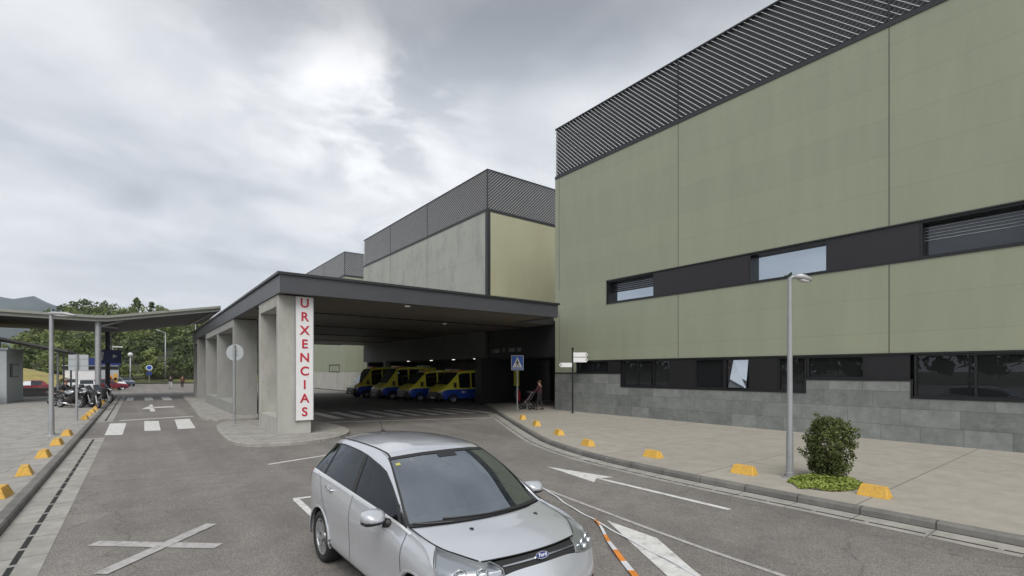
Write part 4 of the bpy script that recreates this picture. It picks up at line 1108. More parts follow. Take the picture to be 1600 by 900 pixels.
# roof grooves and shut lines
mb = MB()
for v in (.30, 5.70):
    mb = MB(); sline(T, [(3.1, v), (7.0, v)], .022, .003, mb, n=40); mb.build('roof_groove', 'plastic', CAR)
mb = MB()
for s in (1, -1):
    S = SR[s]; sg_ = 1 if s > 0 else -1
    def L_(pts, w=.008): sline(S, pts, w, .0025, mb, sgn=-1 if False else (1 if S.nrm(4, 2).y*s > 0 else -1), n=12)
    L_([(4.25, .9), (4.25, 5)])                                   # between the doors
    L_([(7.55, .9), (7.65, 2), (7.7, 3), (7.72, 4.3)])            # front door to wing
    L_([(1.75, 5), (1.95, 4), (2.45, 3), (2.85, 2.2), (2.95, .9)])  # rear door
    L_([(2.95, .9), (7.55, .9)])
    L_([(8.6, 6.93), (9.2, 6.9), (9.98, 6.97)], .006)
for v in (.03, 5.97): sline(T, [(9.6, v), (12.9, v)], .011, .003, mb, n=20)
sline(T, [(12.97, .1), (12.97, 5.9)], .012, .002, mb, n=30)
mb.build('shut_line', 'plastic', CAR)
# sill cladding, chrome waist trim, pillars
mb = MB(); tr = MB(); pil = MB(); up = MB()
for s in (1, -1):
    S = SR[s]; sg_ = 1 if S.nrm(4, 2).y*s > 0 else -1
    sline(S, [(2.0, .45), (3, .42), (7.9, .42)], .10, .004, mb, sgn=sg_, n=12)
    sline(S, [(1.02, 5.02), (2, 5.0), (7.0, 5.0), (8.3, 5.02)], .026, .007, tr, sgn=sg_, n=10)
    sline(S, [(.99, 5.0), (.99, 6.0)], .018, .006, tr, sgn=sg_, n=8)
    sline(S, [(1.0, 6.0), (2, 6.02), (7.6, 6.02), (8.0, 5.8)], .018, .005, up, sgn=sg_, n=10)
    pil = MB(); sline(S, [(4.2, 5.02), (4.12, 6.0)], .085, .004, pil, sgn=sg_, n=8); pil.build('door_pillar', 'plastic', CAR)
    pil = MB(); sline(S, [(2.15, 5.02), (2.2, 6.0)], .05, .004, pil, sgn=sg_, n=8); pil.build('door_pillar', 'plastic', CAR)
    pil = MB(); sline(S, [(7.1, 5.02), (7.12, 6.0)], .045, .004, pil, sgn=sg_, n=8); pil.build('door_pillar', 'plastic', CAR)
mb.build('sill_trim', 'plastic', CAR); tr.build('waist_trim', 'bright', CAR); up.build('window_seal', 'plastic', CAR)
# handles
for s in (1, -1):
    S = SR[s]
    for u in (2.75, 5.1):
        p = S(u, 3.72); q = S(u+.42, 3.66)
        mb = MB(); o = V((0, s*.022, 0)); d = (q-p)
        mb.tube([p-o*.4, p+o, p+d*.5+o*1.25, q+o, q-o*.4], [.010, .014, .015, .014, .010], 8)
        mb.build('door_handle', 'chrome', CAR, smooth=True)
    # mirror
    c = V((2.02, s*1.0, 1.07))
    mb = MB(); mb.loft([(-.065, 0, .0, .108, .056), (-.045, 0, .0, .117, .064), (.03, 0, -.004, .106, .056), (.08, 0, -.014, .072, .034), (.10, 0, -.018, .03, .014)], 18, p=3.2)
    mb.xf(Matrix.Translation(c) @ Matrix.Rotation(radians(-8*s), 4, 'Z')); mr = mb.build('mirror', 'silver', CAR, smooth=True, sharp=50)
    mb = MB(); mb.loft([(-.068, 0, -.048, .102, .03), (-.045, 0, -.054, .113, .03), (.03, 0, -.052, .105, .03), (.08, 0, -.042, .072, .02), (.095, 0, -.038, .034, .012)], 16, p=2.6)
    mb.tube([(0, -s*.09, -.07), (.05, -s*.2, -.09)], [.05, .035], 10)
    mb.xf(Matrix.Translation(c)); mb.build('mirror_base', 'plastic', mr, smooth=True)
    mb = MB(); mb.loft([(-.073, 0, .005, .092, .046), (-.069, 0, .005, .10, .052)], 16, p=3); mb.xf(Matrix.Translation(c)); mb.build('mirror_glass', 'chrome', mr, smooth=True)
# washer jets, wipers, sticker, aerial
mb = MB()
for y in (.30, -.26):
    p = T(10.45, 3+y*4); mb.loft([(p.x-.015, p.y, p.z+.002, .016, .008), (p.x+.01, p.y, p.z+.004, .018, .01), (p.x+.03, p.y, p.z-.004, .008, .004)], 8)
mb.build('washer_jet', 'plastic', CAR)
mb = MB()
for (a, b) in (((9.32, 4.6), (9.02, 1.6)), ((9.32, 1.8), (9.1, .5))):
    pts = [T(a[0]+(b[0]-a[0])*k/8, a[1]+(b[1]-a[1])*k/8)+V((0, 0, .012)) for k in range(9)]; mb.tube(pts, .008, 6)
mb.build('wiper', 'plastic', CAR)
mb = MB(); patch(T, 7.30, 7.39, .62, .98, 2, 2, .003, mb); mb.build('windscreen_sticker', 'sticker', CAR, fix=False)
p = T(3.6, 3.0)
mb = MB(); mb.loft([(p.x-.05, 0, p.z+.005, .02, .012), (p.x, 0, p.z+.012, .028, .02), (p.x+.06, 0, p.z, .015, .008)], 10); mb.tube([(p.x-.01, 0, p.z+.01), (p.x-.19, 0, p.z+.22)], [.006, .003], 6); mb.build('aerial', 'plastic', CAR)
# tail lamps
for s in (1, -1):
    S = SR[s]; sg_ = 1 if S.nrm(4, 2).y*s > 0 else -1
    mb = MB(); patch(S, 0, .55, 3.3, 4.7, 6, 8, .005*sg_, mb); mb.build('tail_light', 'red', CAR, smooth=True)
# headlights
for s in (1, -1):
    vq = 3+3*.80
    tp = [T(13, 5.05), T(12.95, 5.93), T(12.15, 6), T(11.1, 6)]
    tp = [p+V((.006, .004, -.004)) for p in tp]
    Hn = [[(3.385, .455, .793), (3.35, .46, .842), tuple(tp[0])], [(3.33, .64, .748), (3.265, .655, .835), tuple(tp[1])],
          [(3.20, .832, .735), (3.125, .805, .838), tuple(tp[2])], [(2.975, .892, .80), (2.93, .862, .868), tuple(tp[3])]]
    H = Surf([[(x, s*y, z) for x, y, z in r] for r in Hn])
    sg_ = 1 if H.nrm(1.5, 1).x > 0 else -1
    h = MB(); patch(H, 0, 3, 0, 2, 24, 12, -.035*sg_, h); hb = h.build('headlight', 'alloy', CAR, smooth=True)
    e = MB(); sline(H, [(0, 0), (3, 0), (3, 2), (0, 2), (0, 0)], .006, -.004, e, sgn=sg_, n=20)
    for (u0, v0, u1, v1) in ((0, 0, 3, 0), (3, 0, 3, 2), (3, 2, 0, 2), (0, 2, 0, 0)):
        vs = []
        for k in range(21):
            u = u0+(u1-u0)*k/20; v = v0+(v1-v0)*k/20; n_ = H.nrm(u, v)*sg_; vs += [H(u, v), H(u, v)-n_*.036]
        e.add(vs, [(2*i, 2*i+1, 2*i+3, 2*i+2) for i in range(20)])
    e.build('headlight_rim', 'lampgrey', hb)
    l = MB(); patch(H, 0, 3, 0, 2, 24, 12, .004*sg_, l); l.build('lens', 'lens', hb, smooth=True)
    for (u, v, r) in ((.85, .85, .05), (1.75, .9, .052)):
        c = H(u, v)-H.nrm(u, v)*sg_*.03; d = (V((1, s*.25, .05))).normalized()
        mb = MB(); mb.lathe([(.012, -.01), (r*.55, -.006), (r*.9, .012), (r, .035), (r*1.06, .034), (r*1.05, .0)], 20)
        q = V((0, 0, 1)).rotation_difference(d); mb.xf(Matrix.Translation(c) @ q.to_matrix().to_4x4()); mb.build('reflector', 'chrome', hb, smooth=True)
        mb = MB(); mb.ball(tuple(c+d*.012), r*.5, n=10); mb.build('bulb_lens', 'lens', hb, smooth=True)
# grille between the headlights
G_ = Surf([[(3.44-.0*abs(y), y, .684), (3.455-.42*y*y*1.3, y, .735), (3.385-.30*y*y, y, .805)] for y in (-.47, -.24, 0, .24, .47)])
def gtop(y):
    p = T(13, 3+y/.57*3*.98); return (p.x+.006, p.y, p.z-.004)
G_ = Surf([[(3.408-.13*y*y, y, .798), (3.37-.13*y*y, y, .845), gtop(y)] for y in (-.46, -.23, 0, .23, .46)])
sg_ = 1 if G_.nrm(2, 1).x > 0 else -1
mb = MB(); patch(G_, 0, 4, 0, 2, 24, 6, -.012*sg_, mb); gr = mb.build('grille', 'plastic', CAR, smooth=True)
mb = MB()
for v, w in ((.95, .016),): sline(G_, [(.06, v), (3.94, v)], w, .004, mb, sgn=sg_, n=24)
mb.build('chrome_bar', 'chrome', gr)
c = G_(2, 1.0); nn = G_.nrm(2, 1.0)*sg_
q = V((0, 0, 1)).rotation_difference(nn)
# oval badge (x right across the car, y up)
xa = V((0, 1, 0)); ya = nn.cross(xa).normalized(); xa = ya.cross(nn).normalized()
Mb = Matrix((( xa.x, ya.x, nn.x, c.x), (xa.y, ya.y, nn.y, c.y), (xa.z, ya.z, nn.z, c.z), (0, 0, 0, 1)))
def oval(rx, ry, z0, z1, n=32):
    m_ = MB(); vs = [(rx*cos(2*pi*k/n), ry*sin(2*pi*k/n), z0) for k in range(n)]+[(rx*cos(2*pi*k/n), ry*sin(2*pi*k/n), z1) for k in range(n)]
    m_.add(vs, [tuple(range(n, 2*n))]+[(k, (k+1) % n, n+(k+1) % n, n+k) for k in range(n)]); return m_.xf(Mb)
bd = oval(.080, .036, -.01, .014).build('badge', 'chrome', CAR)
oval(.073, .029, .0, .0155).build('badge_field', 'navy', bd)
text_mesh('Ford', .052, .002, .0006, .35, 'signwhite', 'badge_lettering', bd, Mb @ Matrix.Translation((0, 0, .0165)))
# lower grille, fog recesses, number plate
mb = MB(); patch(B, 2.7, 5.3, 1.05, 2.6, 20, 6, .004, mb); 
sgb = 1 if B.nrm(4, 2).x > 0 else -1
mb = MB(); patch(B, 2.6, 5.4, .9, 2.3, 20, 6, .004*sgb, mb); lg = mb.build('lower_grille', 'plastic', CAR, smooth=True)
mb = MB()
for v in (1.15, 1.45, 1.75, 2.05): sline(B, [(2.65, v), (5.35, v)], .012, .010, mb, sgn=sgb, n=12)
mb.build('grille_bar', 'plastic', lg)
for (a, b) in ((1.5, 2.25), (5.75, 6.5)):
    mb = MB(); patch(B, a, b, 1.0, 2.2, 8, 6, .004*sgb, mb); fg = mb.build('fog_lamp_recess', 'plastic', CAR, smooth=True)
    c2 = B((a+b)/2, 1.6)+B.nrm((a+b)/2, 1.6)*sgb*.006; mb = MB(); mb.ball(tuple(c2), .02, .05, .05); mb.build('fog_lamp', 'lampglass', fg, smooth=True)
mb = MB(); mb.rbox(3.525, 3.537, -.26, .26, .52, .63, .004); mb.build('number_plate', 'signwhite', CAR)
# wheels
def alloy_wheel(parent, x, y, s, R=.325, W=.205, rr=.225):
    mb = MB(); h = W/2
    mb.lathe([(rr, -h*.8), (rr+.03, -h), (R-.03, -h), (R-.006, -h*.8), (R, -h*.3), (R, h*.3), (R-.006, h*.8), (R-.03, h), (rr+.03, h), (rr, h*.8)], 36, axis='y', c=(x, y, R)); w = mb.build('wheel', 'rubber', parent, smooth=True, sharp=50)
    mb = MB(); f = s
    mb.lathe([(rr+.004, f*h*.86), (rr-.012, f*h*.80), (rr-.02, f*h*.2), (rr-.02, -f*h*.8)], 36, axis='y', c=(x, y, R))
    for k in range(10):
        a = 2*pi*(k//2)/5+(.17 if k % 2 else -.17); ca, sa = cos(a), sin(a)
        def P(r, wd, dy): return [(x+r*ca-wd*sa, y+f*dy, R+r*sa+wd*ca), (x+r*ca+wd*sa, y+f*dy, R+r*sa-wd*ca)]
        A = P(.05, .016, h*.62)+P(.13, .016, h*.72)+P(rr-.012, .022, h*.74)
        Bk = P(.05, .016, h*.3)+P(.13, .018, h*.4)+P(rr-.012, .026, h*.4)
        vs = A+Bk; mb.add(vs, [(0, 1, 3, 2), (2, 3, 5, 4), (0, 2, 8, 6), (2, 4, 10, 8), (1, 7, 9, 3), (3, 9, 11, 5)])
    mb.lathe([(.001, f*h*.74), (.03, f*h*.73), (.062, f*h*.64), (.07, f*h*.3)], 20, axis='y', c=(x, y, R))
    mb.build('rim', 'alloy', w, smooth=True, sharp=35)
    mb = MB(); mb.lathe([(.001, f*h*.2), (.15, f*h*.2), (.15, f*h*.1), (.001, f*h*.1)], 20, axis='y', c=(x, y, R)); mb.lathe([(.001, f*h*.0), (rr-.02, f*h*.0)], 24, axis='y', c=(x, y, R), m=1); mb.build('brake_disc', ['galv', 'black'], w)
    return w
for s in (1, -1):
    for ax in (0., 2.65): alloy_wheel(CAR, ax, s*.785, s)
# interior
mb = MB(); mb.box(-.7, 3.15, -.60, .60, .20, .30); mb.box(2.55, 3.15, -.55, .55, .3, .60); mb.box(-.74, -.66, -.66, .66, .3, .9); mb.build('floor_pan', 'black', CAR)
mb = MB()
mb.loft([(1.86, 0, .84, .70, .05), (1.98, 0, .88, .74, .10), (2.2, 0, .90, .75, .10), (2.42, 0, .93, .74, .07), (2.55, 0, .95, .70, .04)], 18, p=4); mb.build('dashboard', 'dash', CAR, smooth=True, sharp=40)
mb = MB()
for k in range(24):
    a, b = 2*pi*k/24, 2*pi*(k+1)/24
    def W(a): return V((1.78+.06*sin(a)*0-.07*sin(a), .36+.185*cos(a), .90+.165*sin(a)))
    mb.tube([W(a), W(b)], .016, 6, cap=False)
mb.tube([(1.78, .36-.18, .90), (1.80, .36, .89), (1.78, .36+.18, .90)], .02, 6); mb.tube([(1.8, .36, .89), (1.95, .36, .85)], .04, 8); mb.build('steering_wheel', 'plastic', CAR)
for (x, y) in ((1.0, .36), (1.0, -.36), (.12, .42), (.12, 0), (.12, -.42)):
    w = .25 if x > .5 else .2
    mb = MB(); mb.rbox(x-.1, x+.42, y-w, y+w, .42, .60, .05); mb.rbox(x-.26, x-.08, y-w*.95, y+w*.95, .5, 1.14, .05, rot=Matrix.Rotation(radians(-12), 3, 'Y')); mb.rbox(x-.34, x-.24, y-.12, y+.12, 1.17, 1.36, .04); mb.build('seat', 'interior', CAR, smooth=True, sharp=40)
mb = MB()
for s in (1, -1): mb.box(-.5, 2.4, s*.79, s*.80, .35, .98)
mb.build('door_lining', 'interior', CAR)
mb = MB(); patch(T, 3.3, 6.9, .4, 5.6, 10, 10, -.035, mb); mb.build('headlining', 'interior', CAR)
mb = MB(); p = T(7.35, 3); mb.loft([(p.x-.09, 0, p.z-.09, .11, .035), (p.x-.06, 0, p.z-.09, .12, .04), (p.x-.04, 0, p.z-.085, .06, .02)], 12); mb.build('rear_view_mirror', 'plastic', CAR, smooth=True)

# the nose is short and draws in towards the front
for ch in CAR.children_recursive:
    if ch.type != 'MESH' or ch.name.split('.')[0] in ('wheel', 'rim', 'brake_disc', 'wheel_arch', 'arch_liner'): continue
    for v in ch.data.vertices:
        if v.co.x > 2.88:
            d = v.co.x-2.88; v.co.x = 2.88+d*.83; v.co.y *= 1-.10*min(1, d/.6)
# ------------------------------------------------------------------ vans and parked cars
def shell(stations, cabin, screens, m_low=0, m_up=0, split_bonnet=False):
    """stations: (x, z0, zmid, zbelt, zroof, hw, hwr). returns body MB, side-window MB, screen MB"""
    rings = []
    for (x, z0, zm, zb, zr, hw, hr) in stations:
        half = [(hw*.80, z0), (hw*.97, z0+.07), (hw, z0+.5*(zm-z0)), (hw, zm), (hw*.985, zb), (hr+(hw*.985-hr)*.12, zr-.12*(zr-zb)-.015), (hr*.95, zr-.02*(1 if zr-zb > .2 else .4)), (hr*.55, zr), (0, zr+.004)]
        ring = [(x, y, z) for y, z in half]+[(x, -y, z) for y, z in half[-2::-1]]
        rings.append(ring)
    n = len(rings[0]); b = MB(); wins = {}; scrs = {}
    vs = [p for r in rings for p in r]
    b.v = [tuple(p) for p in vs]
    def grp(d, k):
        if k not in d: d[k] = MB(); d[k].v = [tuple(p) for p in vs]
        return d[k]
    for i in range(len(rings)-1):
        for k in range(n-1):
            f = (i*n+k, i*n+k+1, (i+1)*n+k+1, (i+1)*n+k)
            kk = k if k < n//2 else n-2-k
            if kk == 4 and i in cabin:
                q_ = i
                while q_-1 in cabin: q_ -= 1
                w = grp(wins, (q_, k < n//2)); w.f.append(f); w.m.append(0)
            elif kk >= 6 and i in screens: s = grp(scrs, i); s.f.append(f); s.m.append(0)
            elif kk == 5 and i in screens: b.f.append(f); b.m.append(m_up)
            else: b.f.append(f); b.m.append(m_low if kk < 3 else m_up)
    b.f.append(tuple(range(n))[::-1]); b.m.append(m_low); b.f.append(tuple((len(rings)-1)*n+k for k in range(n))); b.m.append(m_low)
    return b, list(wins.values()), list(scrs.values())
def plain_wheel(parent, x, y, s, R, W=.2):
    mb = MB(); h = W/2; rr = R*.62
    mb.lathe([(rr, -h), (R-.02, -h), (R, -h*.6), (R, h*.6), (R-.02, h), (rr, h)], 20, axis='y', c=(x, y, R)); w = mb.build('wheel', 'rubber', parent, smooth=True, sharp=40)
    mb = MB(); mb.lathe([(rr, s*h*.8), (rr*.8, s*h*.55), (rr*.35, s*h*.5), (rr*.3, s*h*.8), (.001, s*h*.85)], 16, axis='y', c=(x, y, R)); mb.build('rim', 'alloy', w)
    return w
VST = [(-1.0, .42, 1.08, 1.18, 2.42, .98, .86), (-.95, .36, 1.08, 1.18, 2.46, 1.02, .9), (.3, .34, 1.08, 1.18, 2.52, 1.03, .92), (1.85, .34, 1.08, 1.18, 2.52, 1.03, .92), (2.0, .34, 1.08, 1.18, 2.50, 1.03, .91),
       (2.75, .34, 1.08, 1.18, 2.44, 1.03, .88), (2.98, .34, 1.08, 1.20, 2.34, 1.03, .86), (3.92, .34, 1.08, 1.26, 1.44, 1.02, .90), (4.05, .34, 1.06, 1.24, 1.35, 1.01, .88), (4.32, .34, 1.00, 1.12, 1.22, .98, .82), (4.50, .35, .92, 1.0, 1.06, .94, .76), (4.60, .38, .82, .88, .92, .88, .68), (4.64, .46, .74, .78, .80, .80, .6)]
def ambulance(label, high=False):
    t = thing('ambulance', label, 'ambulance', (0, 0, 0), 0, 'ambulances parked under the building')
    S = [(x, z0, zm, zb, zr+(.32 if (high and x < 3.0) else 0), hw, hr*(.97 if high else 1)) for (x, z0, zm, zb, zr, hw, hr) in VST]
    b, w, s = shell(S, {2, 4, 5}, {6}, 1, 0)
    # bonnet black from the windscreen foot to the nose
    for i, f in enumerate(b.f):
        xs = [b.v[k][0] for k in f]; zs = [b.v[k][2] for k in f]
        if min(xs) >= 4.32 and max(zs) < .99: b.m[i] = 2
    b.build('body', ['ambyellow', 'ambblue', 'plastic'], t, smooth=True, sharp=46)
    for q_ in w: q_.build('side_window', 'vglass', t, smooth=True)
    for q_ in s: q_.build('windscreen', 'vscreen', t, smooth=True)
    mb = MB(); mb.rbox(4.50, 4.70, -.86, .86, .36, .62, .05); mb.build('bumper', 'plastic', t, smooth=True, sharp=40)
    mb = MB(); mb.rbox(4.56, 4.655, -.5, .5, .64, .82, .03); gr_ = mb.build('grille', 'plastic', t)
    mb = MB(); mb.box(4.656, 4.664, -.46, .46, .69, .71); mb.box(4.656, 4.664, -.46, .46, .75, .77); mb.build('grille_bar', 'chrome', gr_)
    mb = MB(); mb.rbox(4.70, 4.715, -.26, .26, .42, .53, .004); mb.build('number_plate', 'signwhite', t)
    for sd in (1, -1):
        mb = MB(); mb.loft([(4.22, sd*.88, 1.04, .08, .05), (4.4, sd*.84, .98, .12, .09), (4.56, sd*.76, .90, .12, .09), (4.62, sd*.72, .86, .07, .05)], 12); mb.build('headlight', 'lampglass', t, smooth=True)
        mb = MB(); mb.rbox(3.38, 3.52, sd*1.06, sd*1.26, 1.22, 1.6, .03); mb.tube([(3.45, sd*.98, 1.3), (3.35, sd*1.1, 1.35)], .03, 8); mb.build('mirror', 'plastic', t, smooth=True, sharp=40)
        mb = MB(); mb.box(-.9, 1.8, sd*1.034, sd*1.040, 1.10, 1.16); mb.build('reflective_stripe', 'signwhite', t)
        text_mesh('061', .26, .006, .004, mat='signwhite', name='side_number', parent=t, M4=Matrix.Translation((2.6, sd*1.037, .86)) @ Matrix.Rotation(pi if sd > 0 else 0, 4, 'Z') @ Matrix.Rotation(pi/2, 4, 'X'))
        mb = MB(); mb.box(2.03, 2.05, sd*1.034, sd*1.038, .42, 2.0); mb.box(3.16, 3.18, sd*1.03, sd*1.036, .5, 1.16); mb.box(2.1, 2.25, sd*1.034, sd*1.06, 1.02, 1.06); mb.build('door_seam', 'plastic', t)
        for x in (.0, 3.55): plain_wheel(t, x, sd*.935, sd, .345, .22)
        for x in (0., 3.55):
            mb = MB(); mb.lathe([(.33, sd*.96), (.355, sd*1.034), (.43, sd*1.034), (.43, sd*.99)], 24, axis='y', c=(x, 0, .36)); mb.build('wheel_arch', 'plastic', t)
    z = 2.40+(.34 if high else 0)
    mb = MB(); mb.rbox(2.35, 2.75, -.7, .7, z+.0, z+.13, .04); mb.build('light_bar', 'amber', t, smooth=True, sharp=40)
    mb = MB(); mb.rbox(-.6, .3, -.5, .5, z+.08, z+.24, .05); mb.build('roof_unit', 'signwhite', t, smooth=True, sharp=40)
    return t
amb = ambulance('yellow and blue ambulance beside the dark pier, nearest of the parked row')
amb.rotation_euler = (0, 0, pi)
# local x forward -> world -x ; front axle at 3.55
HI = ambulance('high roofed yellow ambulance, farthest left of the parked row', True)
HI.rotation_euler = (0, 0, pi)
def put(t, xf, y, a=0):
    r = pi+radians(a); t.rotation_euler = (0, 0, r); t.location = (xf-3.55*cos(r), y+.92*0-3.55*sin(r), .0)
put(amb, 18.7, 32.7, 2)
a2 = dup(amb, (0, 0, 0), pi, 'low roofed yellow and blue ambulance, second from the dark pier'); put(a2, 17.9, 36.5, 2)
put(HI, 16.7, 45.0, 4)
a3 = dup(HI, (0, 0, 0), pi, 'high roofed yellow ambulance between the farthest one and the low roofed pair'); put(a3, 17.3, 40.6, 3)

CST = [(-.85, .42, .62, .80, .86, .70, .5), (-.8, .32, .62, .86, .95, .82, .6), (-.6, .26, .64, .92, 1.0, .86, .62), (-.1, .24, .64, .92, 1.42, .87, .60), (.6, .24, .64, .91, 1.48, .87, .61), (1.25, .24, .64, .90, 1.42, .87, .60), (2.0, .24, .63, .89, .98, .87, .68), (2.3, .24, .62, .86, .92, .86, .66), (3.0, .26, .58, .76, .82, .82, .6), (3.25, .34, .52, .64, .68, .74, .5)]
def parked_car(label, paint):
    t = thing('parked_car', label, 'car', (0, 0, 0), 0, 'cars in the car park beyond the walkway')
    b, w, s = shell(CST, {3, 4, 5}, {2, 5})
    b.build('body', paint, t, smooth=True, sharp=38); 
    for q_ in w: q_.build('side_window', 'vglass', t, smooth=True)
    for q_ in s: q_.build('windscreen', 'vglass', t, smooth=True)
    for sd in (1, -1):
        for x in (0., 2.5): plain_wheel(t, x, sd*.77, sd, .31)
        mb = MB(); mb.loft([(2.9, sd*.68, .70, .07, .04), (3.12, sd*.62, .66, .10, .06), (3.22, sd*.56, .63, .07, .04)], 10); mb.build('headlight', 'lampglass', t, smooth=True)
        mb = MB(); mb.loft([(-.86, sd*.6, .78, .06, .06), (-.78, sd*.68, .8, .08, .08), (-.6, sd*.84, .82, .02, .05)], 10); mb.build('tail_light', 'red', t, smooth=True)
    return t
MAT['carred'] = M('dark red paint', (.13, .01, .015), .3, coat=1); MAT['carwhite'] = M('white paint', (.72, .72, .72), .3, coat=1); MAT['carblue'] = M('slate blue paint', (.10, .14, .20), .3, coat=1); MAT['carpink'] = M('faded red paint', (.24, .03, .05), .35, coat=.6)
c0 = parked_car('dark red parked car left, behind the low wall beside the kiosk', 'carred'); c0.location = (-10.4, 72, 0); c0.rotation_euler = (0, 0, radians(190))
for (x, y, a, col, lab) in ((-8.6, 75.5, 185, 'carpink', 'faded red parked car behind the low wall, right of the dark red one'), (-4.6, 73.5, 95, 'carwhite', 'white parked car behind the row of motorcycles'),
                            (-4.2, 81, 10, 'carpink', 'red parked car seen just left of the walkway column'), (-2.6, 91, -80, 'carwhite', 'white parked car right of the booth by the lane'),
                            (-1.9, 104, -75, 'carblue', 'slate blue parked car at the end of the lane'), (-6.8, 84.5, 100, 'carwhite', 'white parked car farther back between motorcycles and booth')):
    c_ = dup(c0, (x, y, -.0), radians(a), lab, swap={'dark red paint': col})

# ------------------------------------------------------------------ motorcycles
def motorcycle(label, fair, tank, sport=True):
    t = thing('motorcycle', label, 'motorcycle', (0, 0, 0), 0, 'motorcycles parked under the covered walkway')
    for x in (0, 1.4):
        mb = MB(); R = .31; pr = [(R-.09, -.05), (R-.06, -.065), (R-.02, -.05), (R, 0), (R-.02, .05), (R-.06, .065), (R-.09, .05)]
        mb.lathe(pr, 24, axis='y', c=(x, 0, R)); w = mb.build('wheel', 'rubber', t, smooth=True)
        mb = MB(); mb.lathe([(R-.085, -.045), (R-.11, -.03), (R-.11, .03), (R-.085, .045)], 24, axis='y', c=(x, 0, R))
        for k in range(5):
            a = 2*pi*k/5; mb.tube([(x, 0, R), (x+(R-.1)*cos(a), 0, R+(R-.1)*sin(a))], .02, 6)
        mb.lathe([(.001, -.07), (.05, -.07), (.05, .07), (.001, .07)], 12, axis='y', c=(x, 0, R)); mb.build('rim', 'alloy', w)
        mb = MB()
        for s in (-1, 1): mb.lathe([(.07, s*.075), (.14, s*.075), (.14, s*.08), (.07, s*.08)], 20, axis='y', c=(x, 0, R))
        mb.build('brake_disc', 'galv', w)
    mb = MB()
    for s in (-1, 1): mb.tube([(1.4, s*.10, .31), (1.14, s*.10, .92)], .028, 8)
    mb.tube([(1.16, -.13, .86), (1.16, .13, .86)], .03, 8); mb.build('front_fork', 'galv', t)
    mb = MB(); mb.loft([(.42, 0, .42, .13, .14), (.55, 0, .43, .17, .2), (.8, 0, .45, .18, .22), (.98, 0, .5, .12, .14)], 12, p=3); mb.box(.0, .5, -.09, -.05, .27, .36); mb.box(.0, .5, .05, .09, .27, .36); mb.build('engine', 'plastic', t, smooth=True, sharp=40)
    mb = MB(); mb.loft([(.48, 0, .80, .10, .06), (.58, 0, .86, .15, .11), (.8, 0, .90, .17, .13), (.98, 0, .88, .12, .10), (1.06, 0, .86, .05, .05)], 14); mb.build('fuel_tank', tank, t, smooth=True)
    mb = MB(); mb.loft([(-.3, 0, .95, .05, .03), (-.1, 0, .90, .11, .05), (.2, 0, .82, .14, .05), (.5, 0, .80, .11, .06)], 12); mb.build('seat', 'plastic', t, smooth=True)
    mb = MB(); mb.loft([(-.42, 0, .90, .03, .03), (-.25, 0, .84, .09, .07), (.1, 0, .74, .12, .09), (.4, 0, .68, .10, .09)], 12); mb.build('tail_fairing', fair, t, smooth=True)
    mb = MB()
    mb.loft([(.6, 0, .52, .19, .12), (.8, 0, .58, .21, .2), (1.05, 0, .72, .20, .24), (1.28, 0, .92, .16, .14), (1.42, 0, .90, .08, .07)], 14, p=2.8); mb.build('fairing', fair, t, smooth=True)
    mb = MB(); mb.loft([(1.38, 0, .90, .09, .05), (1.45, 0, .88, .07, .04), (1.47, 0, .87, .03, .02)], 10); mb.build('headlight', 'lampglass', t, smooth=True)
    mb = MB(); vs = []
    for i in range(5):
        for j in range(5):
            a = (j-2)/2; vs.append((1.28-.26*i/4-.06*abs(a)*1.2, a*(.16-.03*i/4), 1.03+.24*i/4))
    mb.add(vs, [(i*5+j, i*5+j+1, (i+1)*5+j+1, (i+1)*5+j) for i in range(4) for j in range(4)]); mb.build('windshield', 'vglass', t, smooth=True)
    mb = MB(); mb.tube([(.98, -.38, .98), (1.1, -.2, .99), (1.14, 0, .97), (1.1, .2, .99), (.98, .38, .98)], .016, 8); mb.tube([(.98, -.38, .98), (.94, -.44, .98)], .022, 8); mb.tube([(.98, .38, .98), (.94, .44, .98)], .022, 8); mb.build('handlebar', 'plastic', t)
    mb = MB()
    for s in (-1, 1): mb.tube([(1.12, s*.18, 1.02), (1.14, s*.34, 1.16)], .01, 6); mb.loft([(1.11, s*.36, 1.18, .07, .04), (1.15, s*.36, 1.18, .05, .03)], 10)
    mb.build('mirror', 'plastic', t)
    mb = MB(); mb.loft([(1.15, 0, .60, .05, .04), (1.4, 0, .66, .07, .03), (1.62, 0, .56, .05, .03)], 10); mb.build('front_mudguard', fair, t, smooth=True)
    mb = MB(); mb.tube([(.7, -.12, .25), (.3, -.17, .28), (-.2, -.19, .42)], [.03, .045, .055], 10); mb.build('exhaust', 'chrome', t, smooth=True)
    mb = MB(); mb.loft([(-.46, 0, .88, .05, .02), (-.42, 0, .88, .06, .03)], 8); mb.build('tail_light', 'red', t)
    mb = MB(); mb.tube([(.5, .12, .25), (.42, .3, .01)], .015, 6); mb.build('side_stand', 'plastic', t)
    return t
MAT['mblack'] = M('gloss black paint', (.012, .012, .014), .25, coat=1); MAT['mwhite'] = M('gloss white paint', (.70, .70, .70), .25, coat=1)
m0 = motorcycle('black and silver motorcycle with the rider, leftmost of the row', 'mblack', 'silver')
m0.location = (-4.4, 44.0, .128); m0.scale = (1.1, 1.1, 1.1); m0.rotation_euler = (0, 0, radians(-12))
m1 = dup(m0, (-3.05, 42.6, .128), radians(-62), 'black motorcycle with white tank right of the rider, front wheel to the road', swap={'silver metallic paint': 'mwhite'})
m2 = dup(m0, (-2.65, 44.9, .128), radians(-70), 'black motorcycle with white tank behind the walkway column', swap={'silver metallic paint': 'mwhite'})
m3 = dup(m0, (-2.35, 47.6, .128), radians(-60), 'all black motorcycle nearest the kerb, rightmost of the row', swap={'silver metallic paint': 'mblack'})
